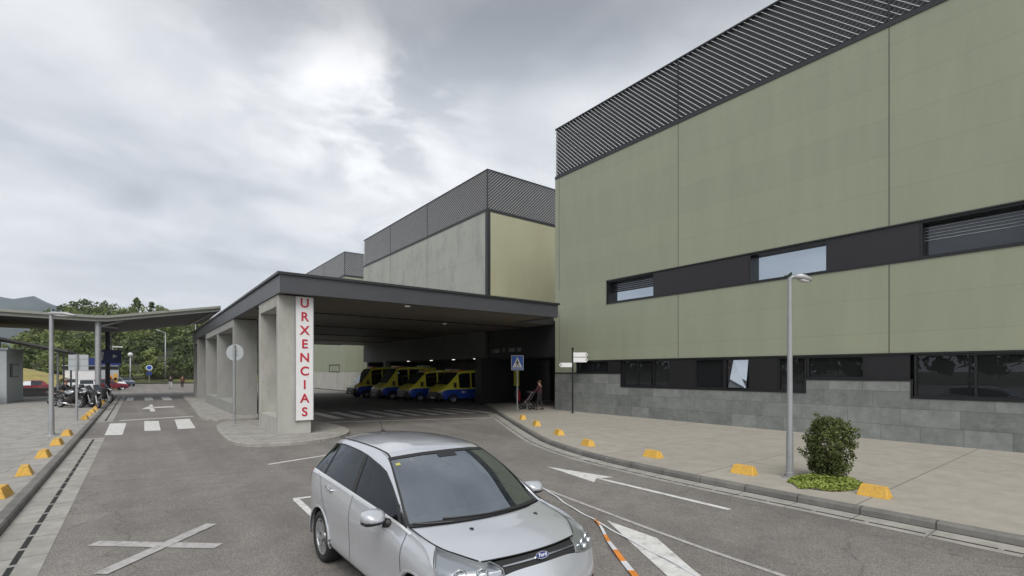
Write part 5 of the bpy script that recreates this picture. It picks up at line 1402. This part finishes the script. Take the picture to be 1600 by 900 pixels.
m5 = dup(m0, (-3.9, 42.4, .128), radians(-48), 'black motorcycle with silver tank in front, between the rider and the lamp post')
m6 = dup(m0, (-2.3, 41.2, .128), radians(-75), 'all black motorcycle nearest the camera beside the kerb blocks', swap={'silver metallic paint': 'mblack'})
m4 = dup(m0, (-3.6, 46.6, .128), radians(-65), 'white and silver motorcycle in the second line behind the rider', swap={'gloss black paint': 'mwhite'})

# ------------------------------------------------------------------ people
def skin_mesh(verts, edges, radii, root=0, sub=2):
    me = bpy.data.meshes.new('tmp'); me.from_pydata(verts, edges, []); ob = bpy.data.objects.new('tmp', me); COL.objects.link(ob)
    md = ob.modifiers.new('s', 'SKIN'); sv = me.skin_vertices[0].data
    for i, r in enumerate(radii):
        sv[i].radius = r if isinstance(r, tuple) else (r, r); sv[i].use_root = (i == root)
    ss = ob.modifiers.new('u', 'SUBSURF'); ss.levels = sub; ss.render_levels = sub
    dg = bpy.context.evaluated_depsgraph_get(); dg.update()
    m2_ = bpy.data.meshes.new_from_object(ob.evaluated_get(dg), depsgraph=dg)
    r = MB(); r.add([v.co.copy() for v in m2_.vertices], [tuple(p.vertices) for p in m2_.polygons])
    bpy.data.objects.remove(ob); bpy.data.meshes.remove(me); bpy.data.meshes.remove(m2_); return r
def person(label, J, top, legs, loc, rz, hair='hair', group=None, sleeves=True, legcover=.97):
    """J: joints dict (x right, y forward, z up)"""
    t = thing('person', label, 'person', loc, rz, group)
    N = ['pelvis', 'waist', 'chest', 'neck', 'head', 'crown', 'shL', 'elL', 'wrL', 'paL', 'shR', 'elR', 'wrR', 'paR', 'hipL', 'knL', 'anL', 'toL', 'hipR', 'knR', 'anR', 'toR']
    E_ = [(0, 1), (1, 2), (2, 3), (3, 4), (4, 5), (2, 6), (6, 7), (7, 8), (8, 9), (2, 10), (10, 11), (11, 12), (12, 13), (0, 14), (14, 15), (15, 16), (16, 17), (0, 18), (18, 19), (19, 20), (20, 21)]
    R = dict(pelvis=.11, waist=.10, chest=.115, neck=.052, head=(.085, .10), crown=(.07, .085), sh=.06, el=.042, wr=.028, pa=(.038, .018), hip=.085, kn=.055, an=.038, to=.035)
    rad = [R[n] if n in R else R[n[:2]] if n[:2] in R else R[n[:3]] for n in N]
    P = [J[n] for n in N]
    b = skin_mesh(P, E_, rad)
    # face: nose, ears, eyes; fingers and thumb on each hand
    h = V(J['head']); f = V(J.get('face', (0, 1, 0))).normalized(); sd = f.cross(V((0, 0, 1))).normalized()
    b.ball(tuple(h+f*.105+V((0, 0, .0))), .014, .018, .022, 8)
    for s in (-1, 1): b.ball(tuple(h+sd*s*.088), .012, .02, .03, 8)
    for s in (-1, 1):
        o = len(b.f); b.ball(tuple(h+f*.094+sd*s*.034+V((0, 0, .03))), .012, n=8)
        for k in range(o, len(b.f)): b.m[k] = 1
    o = len(b.f); b.ball(tuple(h+f*.092-V((0, 0, .05))), .026, .012, .008, 8)
    for k in range(o, len(b.f)): b.m[k] = 2
    for q in 'LR':
        w = V(J['wr'+q]); p = V(J['pa'+q]); d = (p-w).normalized(); n = d.cross(f); n = n.normalized() if n.length > .1 else sd
        bend = d.cross(n).normalized()
        for k, Lf in enumerate((.065, .078, .072, .055)):
            a = p+n*(k-1.5)*.018; b.tube([a-d*.01, a+d*Lf*.5+bend*.008, a+d*Lf*.9+bend*.03], [.009, .0085, .006], 6)
        b.tube([p-d*.05+n*.03, p-d*.01+n*.055+bend*.01, p+d*.03+n*.055+bend*.025], [.011, .0095, .007], 6)
    b.build('body', ['skin', 'black', 'red'], t, smooth=True)
    ti = [0, 1, 2, 6, 7, 8, 10, 11, 12]; te = [(0, 1), (1, 2), (2, 3), (3, 4), (4, 5), (2, 6), (6, 7), (7, 8)]
    tv = [V(P[i]) for i in ti]
    tv[0] = tv[0]-V((0, 0, .13))
    if not sleeves: tv[5] = tv[4].lerp(tv[3], .2); tv[8] = tv[7].lerp(tv[6], .2)
    tr_ = [.155, .145, .162, .09, .058, .045, .078, .058, .045]
    skin_mesh(tv, te, tr_).build('jacket', top, t, smooth=True)
    li = [0, 14, 15, 16, 18, 19, 20]; lv = [V(P[i]) for i in li]; le = [(0, 1), (1, 2), (2, 3), (0, 4), (4, 5), (5, 6)]
    lv[0] = lv[0]+V((0, 0, .16))
    lv[3] = lv[2].lerp(lv[3], legcover); lv[6] = lv[5].lerp(lv[6], legcover)
    skin_mesh(lv, le, [.148, .105, .075, .058, .105, .075, .058]).build('trousers', legs, t, smooth=True)
    for q in 'LR':
        a = V(J['an'+q]); c = V(J['to'+q]); d = (c-a); d.z = 0; d.normalize()
        mb = MB(); z = min(a.z, c.z)-.02
        mb.loft([(-.07, 0, .04, .035, .04), (0, 0, .05, .042, .05), (.12, 0, .035, .045, .035), (.2, 0, .025, .03, .022)], 12); mb.xf(Matrix.Translation((a.x, a.y, a.z-.08)) @ Matrix.Rotation(atan2(d.y, d.x), 4, 'Z')); mb.build('shoe', 'plastic', t, smooth=True)
    mb = MB(); c = V(J['crown']); mb.ball(tuple(h*.45+c*.55-f*.022+V((0, 0, .01))), .098, .108, .095, 12)
    mb.build('hair', hair, t, smooth=True)
    return t
def stand(stride=.0, arm=.0, reach=None):
    J = dict(pelvis=(0, 0, .95), waist=(0, 0, 1.12), chest=(0, .0, 1.36), neck=(0, .01, 1.52), head=(0, .035, 1.63), crown=(0, .02, 1.72),
             shL=(-.19, 0, 1.43), shR=(.19, 0, 1.43), elL=(-.225, -.04+arm, 1.15), elR=(.225, -.04-arm, 1.15), wrL=(-.26, .04+arm*1.6, .90), wrR=(.26, .04-arm, .90), paL=(-.26, .06+arm*1.8, .82), paR=(.26, .06-arm, .82),
             hipL=(-.10, 0, .88), hipR=(.10, 0, .88), knL=(-.11, stride*.5+.02, .49), knR=(.11, -stride*.35+.04, .49), anL=(-.11, stride, .09), anR=(.11, -stride, .10), toL=(-.12, stride+.14, .04), toR=(.12, -stride+.14, .045))
    if reach:
        for q, s in (('L', -1), ('R', 1)):
            J['el'+q] = (s*.24, .12, 1.16); J['wr'+q] = (s*.2, .36, 1.07); J['pa'+q] = (s*.19, .43, 1.05)
    return J
MAT['cmaroon'] = M('maroon top', (.075, .02, .032), .8, var=.1, scale=9); MAT['cdark'] = M('dark cloth', (.02, .021, .025), .85, var=.2, scale=9); MAT['ckhaki'] = M('khaki cloth', (.34, .27, .19), .85, var=.1, scale=9); MAT['cbrown'] = M('rust brown cloth', (.12, .045, .03), .85); MAT['cgrey'] = M('pale grey cloth', (.45, .45, .46), .85)
person('person in maroon top pushing a red pushchair by the entrance', stand(.16, 0, True), 'cmaroon', 'cdark', (19.2, 22.3, .13), radians(28))
person('person with dark jacket and pale trousers walking on the far lane', stand(.25, .1), 'cdark', 'cgrey', (3.7, 84, 0), radians(170))
person('person in rust brown jacket walking beside the dark jacketed one', stand(.2, -.1), 'cbrown', 'cdark', (5.2, 86, 0), radians(165), group=None)
Jr = dict(pelvis=(0, .0, .90), waist=(0, .05, 1.07), chest=(0, .14, 1.30), neck=(0, .2, 1.45), head=(0, .25, 1.55), crown=(0, .24, 1.64), shL=(-.19, .15, 1.37), shR=(.19, .15, 1.37), elL=(-.30, .34, 1.16), elR=(.30, .34, 1.16), wrL=(-.33, .57, 1.05), wrR=(.33, .57, 1.05), paL=(-.37, .64, 1.02), paR=(.37, .64, 1.02),
          hipL=(-.12, .04, .86), hipR=(.12, .04, .86), knL=(-.22, .36, .62), knR=(.24, .30, .52), anL=(-.22, .12, .34), anR=(.28, .22, .09), toL=(-.22, .26, .30), toR=(.29, .36, .04))
# rider sits on motorcycle m0 (local +x of the bike is forward)
rd = person('person in dark jacket and khaki trousers sitting on the leftmost motorcycle', Jr, 'cdark', 'ckhaki', (0, 0, 0), 0, hair='cbrown')
ang = radians(-12); rd.rotation_euler = (0, 0, ang-pi/2); rd.location = (-4.4+.42*cos(ang), 44.0+.42*sin(ang), .16)

pc = thing('pushchair', 'red fabric pushchair in front of the person in maroon', 'pushchair', (18.82, 22.98, .13), radians(28+90))
mb = MB(); mb.loft([(-.2, 0, .95, .2, .03), (-.12, 0, .7, .22, .12), (.05, 0, .5, .22, .12), (.25, 0, .45, .2, .06)], 12); mb.build('seat', 'cmaroon', pc, smooth=True)
mb = MB(); mb.loft([(-.28, 0, 1.0, .2, .04), (-.15, 0, 1.07, .23, .08), (.02, 0, 1.06, .22, .04)], 12); mb.build('hood', 'cdark', pc, smooth=True)
mb = MB()
for s in (-1, 1): mb.tube([(-.42, s*.2, 1.06), (-.1, s*.24, .6), (.32, s*.2, .16)], .015, 8); mb.tube([(-.25, s*.25, .16), (.1, s*.23, .5)], .015, 8)
mb.tube([(-.42, -.2, 1.06), (-.42, .2, 1.06)], .018, 8); mb.build('frame', 'galv', pc)
for (x, s) in ((-.25, -1), (-.25, 1), (.32, -1), (.32, 1)):
    mb = MB(); mb.lathe([(.05, -.02), (.13, -.02), (.145, 0), (.13, .02), (.05, .02)], 14, axis='y', c=(x, s*.25, .145)); mb.build('wheel', 'rubber', pc)
# ------------------------------------------------------------------ vegetation
def leafquad(mb, c, s, r, aspect=.55, n=None, m=0):
    d = V((r.gauss(0, 1), r.gauss(0, 1), r.gauss(0, 1)))
    if n is not None: d = d*.55+n*1.0
    d.normalize(); a = d.cross(V((r.gauss(0, 1), r.gauss(0, 1), r.gauss(0, 1)))); a.normalize(); b = d.cross(a)
    a *= s; b *= s*aspect; c = V(c)
    o = len(mb.v)
    mb.v += [tuple(c-a), tuple(c+b+d*s*.18), tuple(c+a), tuple(c-b+d*s*.18)]
    mb.f.append((o, o+1, o+2, o+3)); mb.m.append(m)
def clump(mb, c, R, n, s, r, flat=.8, m=0):
    for _ in range(n):
        while True:
            d = V((r.uniform(-1, 1), r.uniform(-1, 1), r.uniform(-1, 1)))
            if .05 < d.length < 1: break
        d = d.normalized()*(d.length**.45)
        p = V(c)+V((d.x*R, d.y*R, d.z*R*flat))
        leafquad(mb, p, s*r.uniform(.6, 1.3), r, .6, d, m)
def crown_into(mb, base, h, R, r, n=26, leaves=26, s=.42, shape='round', m=0):
    for k in range(n):
        if shape == 'round':
            a = r.uniform(0, 2*pi); t = r.uniform(0, 1); rr = R*sqrt(r.uniform(.05, 1))*sqrt(max(.08, 1-(2*t-.85)**2*.8))
            c = (base[0]+rr*cos(a), base[1]+rr*sin(a), base[2]+h*(.28+.66*t))
        else:
            t = r.uniform(0, 1); a = r.uniform(0, 2*pi); rr = R*(1-t)*r.uniform(.4, 1.05)
            c = (base[0]+rr*cos(a), base[1]+rr*sin(a), base[2]+h*(.15+.85*t))
        clump(mb, c, R*r.uniform(.22, .42)*(1 if shape == 'round' else .7), leaves, s, r, .75, m)
def trunk_mesh(h, R, r):
    mb = MB(); pts = [(0, 0, 0)]; x = y = 0
    for k in range(1, 6):
        x += r.uniform(-.1, .1); y += r.uniform(-.1, .1); pts.append((x, y, h*.7*k/5))
    mb.tube(pts, [R*.11*(1-.14*k) for k in range(6)], 9)
    for k in range(7):
        a = r.uniform(0, 2*pi); j = r.randint(2, 4); p = V(pts[j]); q = p+V((cos(a)*R*.6, sin(a)*R*.6, h*.2)); mb.tube([p, p.lerp(q, .5)+V((0, 0, .2)), q], [R*.05, R*.035, R*.012], 6)
    return mb
# hillside terrain
def hz(x, y):
    # wooded slope rising beyond the verge, falling away to the left so the mountain shows
    dx = x/max(y, 1)
    h = 24*min(1, max(0, (y-128)/140))**.85
    fall = 1/(1+math.exp(min(50, (-.112-dx)*110))) if dx < 0 else 1
    h = h*(.25+.75*fall)
    slope = 1-max(0, min(.32, (dx+.12)*.85))
    return .9*min(1, max(0, (y-117)/10))+h*slope
mb = MB(); XS = [-260+12*i for i in range(46)]; YS = [117+9*j for j in range(26)]
vs = [(x, y, hz(x, y)-(.25 if y > 117 else .0)+.2*mnoise.noise(V((x*.1, y*.1, 0)))*(0 if y < 120 else 1)) for x in XS for y in YS]
n = len(YS); mb.add(vs, [(i*n+j, (i+1)*n+j, (i+1)*n+j+1, i*n+j+1) for i in range(len(XS)-1) for j in range(n-1)])
struct(mb.build('hillside', 'forest', smooth=True))
mb = MB(); vs = [(x, y, hz(x, y)-(.25 if y > 117 else 0)+.10) for x in [-60+5*i for i in range(33)] for y in (116.9, 119, 121, 123, 125, 127, 129.5, 132)]
mb.add(vs, [(i*8+j, (i+1)*8+j, (i+1)*8+j+1, i*8+j+1) for i in range(32) for j in range(7)]); struct(mb.build('grass_verge', 'grass', smooth=True))
# dry grass bank at the far left behind the kiosk
mb = MB(); vs = []
for i in range(13):
    for j in range(9):
        x = -26+1.5*i; y = 77+3.2*j; e = min(1, max(0, j/3))
        vs.append((x, y, -.05+max(0, (6.2-(x+26)*.26))*e+.15*mnoise.noise(V((x*.5, y*.4, 3)))))
mb.add(vs, [(i*9+j, (i+1)*9+j, (i+1)*9+j+1, i*9+j+1) for i in range(12) for j in range(8)])
struct(mb.build('grass_bank', 'drygrass', smooth=True))
# far mountain
def mz(x):
    pk = [(-3500, 40), (-1500, 190), (-700, 285), (-440, 312), (-385, 318), (-330, 340), (-302, 336), (-275, 303), (-240, 285), (-150, 230), (200, 120), (1200, 60), (3000, 30)]
    for (a, za), (b, zb) in zip(pk, pk[1:]):
        if a <= x <= b: t = (x-a)/(b-a); t = t*t*(3-2*t); return za+(zb-za)*t
    return 30
mb = MB(); n = 26; XM = [-3400+60*i for i in range(107)]
vs = []
for x in XM:
    for j in range(n):
        t = j/(n-1); y = 2500+1400*t; prof = sin(pi*min(1, t*1.25))**.9 if t < .8 else max(0, (1-t)/.2)*.3
        rid = mnoise.noise(V((x*.004, y*.004, 1.3)))*.16+mnoise.noise(V((x*.013, y*.011, 4)))*.07
        vs.append((x*(y/2800), y, -5+mz(x)*prof*(1+rid)*1.08))
mb.add(vs, [(i*n+j, (i+1)*n+j, (i+1)*n+j+1, i*n+j+1) for i in range(len(XM)-1) for j in range(n-1)])
struct(mb.build('mountain', 'mount', smooth=True))

# the wood: one mass of several hundred merging crowns
r = random.Random(11); wood = MB()
spots = []
for row in range(11):
    y = 131+row*13
    x0, x1 = -.30*y-14, .17*y+6
    x = x0
    while x < x1:
        xx = x+r.uniform(-2, 2); yy = y+r.uniform(-4, 4)
        if xx/yy > -.125-r.uniform(0, .012): spots.append((xx, yy))
        elif row < 3: spots.append((xx, yy))
        x += 6.2+row*.2
for (x, y) in spots:
    h = r.uniform(6.5, 11.5)*(.75 if y < 140 else 1); R = h*r.uniform(.34, .46)
    crown_into(wood, (x, y, hz(x, y)-1.2), h, R, r, 17, 30, .46, 'round', 1 if r.random() < .28 else 0)
# trees standing across the street, outside the picture, seen only as reflections in the glazing
for k in range(46):
    a = radians(150+k*2.6); d = r.uniform(70, 95); x, y = cos(a)*d*1.15, -sin(a)*d*.0+(-60+k*4.2)
    x = -62-r.uniform(0, 26); h = r.uniform(8, 14); crown_into(wood, (x, y, -.3), h, h*.42, r, 10, 14, 1.0, 'round', 1 if r.random() < .4 else 0)
for k in range(9):    # a taller rise among them
    y = 38+k*3.6; h = 15+9*sin(pi*k/8)+r.uniform(-1, 1)
    crown_into(wood, (-72+r.uniform(-3, 3), y, 0), h, 5.5, r, 16, 16, 1.1, 'round', 1)
tag(wood.build('woodland', ['leaf', 'leafd'], fix=False), 'mixed green wood covering the hillside beyond the car park', None, None, 'stuff')

# individual trees and bushes along the verge, pines on the skyline
def tree(name, label, cat, loc, h, R, seed, n, leaves, s, shape='round', mat='leaf', group=None):
    rr = random.Random(seed); t = thing(name, label, cat, loc, 0, group)
    trunk_mesh(h, R, rr).build('trunk', 'bark', t, smooth=True)
    c = MB(); crown_into(c, (0, 0, 0), h, R, rr, n, leaves, s, shape); c.build('crown', mat, t, fix=False); return t
tree('pine_tree', 'dark pine rising above the wood skyline, left of its twin', 'pine tree', (-.2, 205, hz(-.2, 205)), 26.9-hz(-.2, 205), 2.9, 3, 34, 16, .5, 'cone', 'leafd', 'pines above the skyline')
tree('pine_tree', 'slim dark pine rising above the wood skyline, right of its twin', 'pine tree', (3.7, 206, hz(3.7, 206)), 26.0-hz(3.7, 206), 2.3, 4, 28, 16, .5, 'cone', 'leafd', 'pines above the skyline')
BU = [(-7.5, 124, 4.8, 2.6, 'pale green rounded tree left on the verge behind the booth'), (-2.2, 125, 3.6, 2.2, 'small round bush behind the globe lamp on the verge'), (2.6, 126, 3.9, 2.4, 'bushy tree behind the small blue round sign'),
      (6.0, 127, 4.4, 2.6, 'bushy tree right of the single arm lamp on the verge'), (9.6, 126, 4.6, 2.5, 'dark tree beside the tallest twin lamp'), (13, 125, 5.0, 2.8, 'green tree at the end of the canopy portals'), (-12.5, 123, 5.5, 3.0, 'broad tree above the booth roof on the left'), (-20, 108, 7.5, 3.6, 'tall leafy tree behind the bike shelter')]
for k, (x, y, h, R, lab) in enumerate(BU):
    tree('broadleaf_tree', lab, 'tree', (x, y, hz(x, y)-.2 if y > 117 else -.05), h, R, 40+k, 26, 26, .28, 'round', 'leafd' if k in (3, 4) else 'leaf', 'trees along the far verge')

# round shrub on the right pavement
shb = thing('shrub', 'round dark green leafy shrub by the right street lamp', 'shrub', (11.72, 4.15, .13))
rr = random.Random(21)
def shrub_r(z): # radius profile
    t = (z-.06)/1.26
    return .44*(max(0, sin(pi*min(1, .16+t*.80)))**.62)*(.72+.34*min(1, t*1.9))
c = MB(); st_ = MB()
for k in range(16):
    a = rr.uniform(0, 2*pi); q = rr.uniform(.1, .42); zt = rr.uniform(.7, 1.15)
    st_.tube([(q*.12*cos(a), q*.12*sin(a), 0), (q*.5*cos(a), q*.5*sin(a), zt*.5), (q*cos(a), q*sin(a), zt)], [.013, .010, .004], 5)
cl = []
for k in range(230):
    z = rr.uniform(.16, 1.27); a = rr.uniform(0, 2*pi); R = shrub_r(z)*(1+.16*mnoise.noise(V((cos(a)*1.6, sin(a)*1.6, z*2.3)))*2)
    q = R*sqrt(rr.uniform(.12, 1)); cl.append((q*cos(a), q*sin(a), z))
for p in cl:
    clump(c, p, rr.uniform(.07, .13), 38, .030, rr, .9)
for k in range(14):   # stray shoots
    a = rr.uniform(0, 2*pi); z = rr.uniform(.5, 1.3); R = shrub_r(min(z, 1.2))+.04
    for j in range(4): clump(c, ((R+.03*j)*cos(a), (R+.03*j)*sin(a), z+.03*j), .05, 10, .026, rr)
st_.build('stems', 'bark', shb, smooth=True); c.build('foliage', 'shrub', shb, fix=False)
mb = MB(); mb.prism(smoothline([(10.6, 3.7), (11.1, 3.5), (11.8, 3.6), (12.05, 4.0), (11.8, 4.5), (11.2, 4.62), (10.65, 4.45), (10.5, 4.05), (10.6, 3.7)], 4)[:-1], .12, .145); struct(mb.build('planting_soil', 'soil'))
gc = MB(); rr = random.Random(5)
for k in range(5200):
    a = rr.uniform(0, 2*pi); q = sqrt(rr.random()); x = 11.30+.80*q*cos(a)*(1+.32*mnoise.noise(V((cos(a)*2.6, sin(a)*2.6, q)))); y = 4.08+.62*q*sin(a)
    z = .15+.13*(1-q**3)*rr.random()
    leafquad(gc, (x, y, z), .028*rr.uniform(.6, 1.3), rr, .7, V((0, 0, 1)))
tag(gc.build('ground_cover', 'cover', fix=False), 'bright green low ground cover at the foot of the shrub', None, None, 'stuff')
# grass tufts along the verge edge and weeds by kerbs
wd = MB(); rr = random.Random(9)
for k in range(260):
    y = rr.uniform(5, 46); x = -1.66+rr.gauss(0, .03)
    if rr.random() < .5: continue
    for j in range(3): leafquad(wd, (x+rr.gauss(0, .01), y+rr.gauss(0, .03), .01+rr.random()*.03), .018, rr, .3)
tag(wd.build('kerb_weeds', 'cover', fix=False), 'tiny weeds growing along the left kerb joint', None, None, 'stuff')

# ------------------------------------------------------------------ sky, sun, camera
W = bpy.data.worlds.new('World'); SC.world = W; W.use_nodes = True
nt = W.node_tree; nt.nodes.clear(); L = nt.links.new
SE, SR_ = radians(50), radians(214)     # sun behind the camera, a little to the left
out = nd(nt, 'ShaderNodeOutputWorld'); bg = nd(nt, 'ShaderNodeBackground'); bg.inputs['Strength'].default_value = .1
sky = nd(nt, 'ShaderNodeTexSky', sky_type='NISHITA', sun_disc=False); sky.sun_elevation = SE; sky.sun_rotation = SR_; sky.dust_density = 2.
tc = nd(nt, 'ShaderNodeTexCoord'); sep = nd(nt, 'ShaderNodeSeparateXYZ'); L(tc.outputs['Generated'], sep.inputs[0])
# project on a cloud plane: (x,y)/(z+.16)
def mth(op, a, b=None, clamp=False):
    n = nd(nt, 'ShaderNodeMath', operation=op, use_clamp=clamp)
    for i, q in enumerate((a, b)):
        if q is None: continue
        if isinstance(q, (int, float)): n.inputs[i].default_value = q
        else: L(q, n.inputs[i])
    return n.outputs[0]
zc = mth('ADD', mth('MAXIMUM', sep.outputs['Z'], 0.), .14)
cx = mth('DIVIDE', sep.outputs['X'], zc); cy = mth('DIVIDE', sep.outputs['Y'], zc)
cmb = nd(nt, 'ShaderNodeCombineXYZ'); L(cx, cmb.inputs[0]); L(cy, cmb.inputs[1])
def nz(scale, det, rough, dist=0., off=(0, 0, 0)):
    mp = nd(nt, 'ShaderNodeMapping'); mp.inputs['Location'].default_value = off; L(cmb.outputs[0], mp.inputs['Vector'])
    n = nd(nt, 'ShaderNodeTexNoise'); n.inputs['Scale'].default_value = scale; n.inputs['Detail'].default_value = det; n.inputs['Roughness'].default_value = rough; n.inputs['Distortion'].default_value = dist
    L(mp.outputs[0], n.inputs['Vector']); return n.outputs['Fac']
def rmp(f, stops):
    r_ = nd(nt, 'ShaderNodeValToRGB'); el = r_.color_ramp.elements
    while len(el) < len(stops): el.new(.5)
    for e, (p, c_) in zip(el, stops): e.position = p; e.color = (*c_, 1)
    L(f, r_.inputs['Fac']); return r_.outputs['Color']
big = nz(.75, 7, .52, .3, (3.1, 1.2, 0)); sm = nz(2.1, 8, .55, .4, (7.3, 2.6, 0))
f = mth('ADD', mth('MULTIPLY', big, .68), mth('MULTIPLY', sm, .32))
cl = rmp(f, [(.38, (3.0, 3.18, 3.4)), (.46, (3.95, 4.1, 4.3)), (.54, (4.9, 5.0, 5.1)), (.64, (5.9, 5.9, 5.95))])
# brighter breaks in the cloud layer in two places, and a pale band above the horizon
def glow(dirv, size, amt):
    d = nd(nt, 'ShaderNodeVectorMath', operation='DOT_PRODUCT'); d.inputs[1].default_value = V(dirv).normalized(); L(tc.outputs['Generated'], d.inputs[0])
    m_ = nd(nt, 'ShaderNodeMapRange', interpolation_type='SMOOTHSTEP'); m_.inputs['From Min'].default_value = cos(size); m_.inputs['From Max'].default_value = 1; m_.inputs['To Max'].default_value = amt
    L(d.outputs['Value'], m_.inputs['Value']); return m_.outputs['Result']
def dirpx(x, y):
    u = (x-800)/763; v = (580-y)/763; return (.6085+.7936*u, .7936-.6085*u, v)
gl = mth('ADD', glow(dirpx(480, 120), .24, 1.), glow(dirpx(620, 240), .22, 1.))
gl = mth('MULTIPLY', gl, mth('MULTIPLY', mth('SUBTRACT', mth('MULTIPLY', sm, 5.), 2.25, True), .85))
hb_ = nd(nt, 'ShaderNodeMapRange', interpolation_type='SMOOTHSTEP'); hb_.inputs['From Min'].default_value = .24; hb_.inputs['From Max'].default_value = .10; hb_.inputs['To Max'].default_value = .48; L(sep.outputs['Z'], hb_.inputs['Value'])
gl = mth('ADD', gl, hb_.outputs['Result'], True)
mx = nd(nt, 'ShaderNodeMixRGB'); L(gl, mx.inputs['Fac']); L(cl, mx.inputs['Color1']); mx.inputs['Color2'].default_value = (6.5, 6.5, 6.55, 1)
# the layer thickens overhead
zb = nd(nt, 'ShaderNodeMapRange', interpolation_type='SMOOTHSTEP'); zb.inputs['From Min'].default_value = .47; zb.inputs['From Max'].default_value = .60; zb.inputs['To Min'].default_value = 1.; zb.inputs['To Max'].default_value = .60; L(sep.outputs['Z'], zb.inputs['Value'])
ml = nd(nt, 'ShaderNodeMixRGB', blend_type='MULTIPLY'); ml.inputs['Fac'].default_value = 1; L(mx.outputs[0], ml.inputs['Color1']); L(zb.outputs['Result'], ml.inputs['Color2'])
m2 = nd(nt, 'ShaderNodeMixRGB'); m2.inputs['Fac'].default_value = .93; L(sky.outputs[0], m2.inputs['Color1']); L(ml.outputs[0], m2.inputs['Color2'])
L(m2.outputs[0], bg.inputs['Color']); L(bg.outputs[0], out.inputs['Surface'])
sun = bpy.data.lights.new('sun', 'SUN'); sun.energy = 1.5; sun.angle = radians(40); sun.color = (1, .97, .92)
so = bpy.data.objects.new('sun', sun); COL.objects.link(so)
sd_ = V((sin(SR_)*cos(SE), cos(SR_)*cos(SE), sin(SE)))
so.rotation_euler = (-sd_).to_track_quat('-Z', 'Y').to_euler(); so.location = (0, -20, 60)

hzm = bpy.data.materials.new('haze air'); hzm.use_nodes = True; hn = hzm.node_tree; hn.nodes.clear()
ho = nd(hn, 'ShaderNodeOutputMaterial'); hv = nd(hn, 'ShaderNodeVolumePrincipled'); hv.inputs['Color'].default_value = (.72, .82, 1.0, 1); hv.inputs['Density'].default_value = .00015; hv.inputs['Anisotropy'].default_value = .2
hn.links.new(hv.outputs[0], ho.inputs['Volume']); MAT['haze'] = hzm
mb = MB(); mb.box(-2600, 2600, -300, 4250, -1.2, 420); tag(mb.build('haze', 'haze'), None, None, None, 'stuff')

cam = bpy.data.cameras.new('camera'); co = bpy.data.objects.new('camera', cam); COL.objects.link(co); SC.camera = co
cam.sensor_width = 36; cam.lens = 763/1600*36; cam.shift_y = (580-450)/1600; cam.clip_end = 12000; cam.clip_start = .05
co.location = (0, 0, 2.45); co.rotation_euler = (pi/2, 0, -radians(37.48))
SC.view_settings.view_transform = 'Standard'; SC.view_settings.look = 'None'; SC.view_settings.exposure = .88; SC.view_settings.gamma = 1; SC.view_settings.use_curve_mapping = False
SC.cycles.use_denoising = True
try: SC.cycles.denoiser = 'OPENIMAGEDENOISE'
except Exception: pass
SC.cycles.max_bounces = 6; SC.cycles.diffuse_bounces = 5; SC.cycles.glossy_bounces = 4; SC.cycles.transparent_max_bounces = 12; SC.cycles.caustics_reflective = False; SC.cycles.caustics_refractive = False
SC.cycles.sample_clamp_indirect = 6
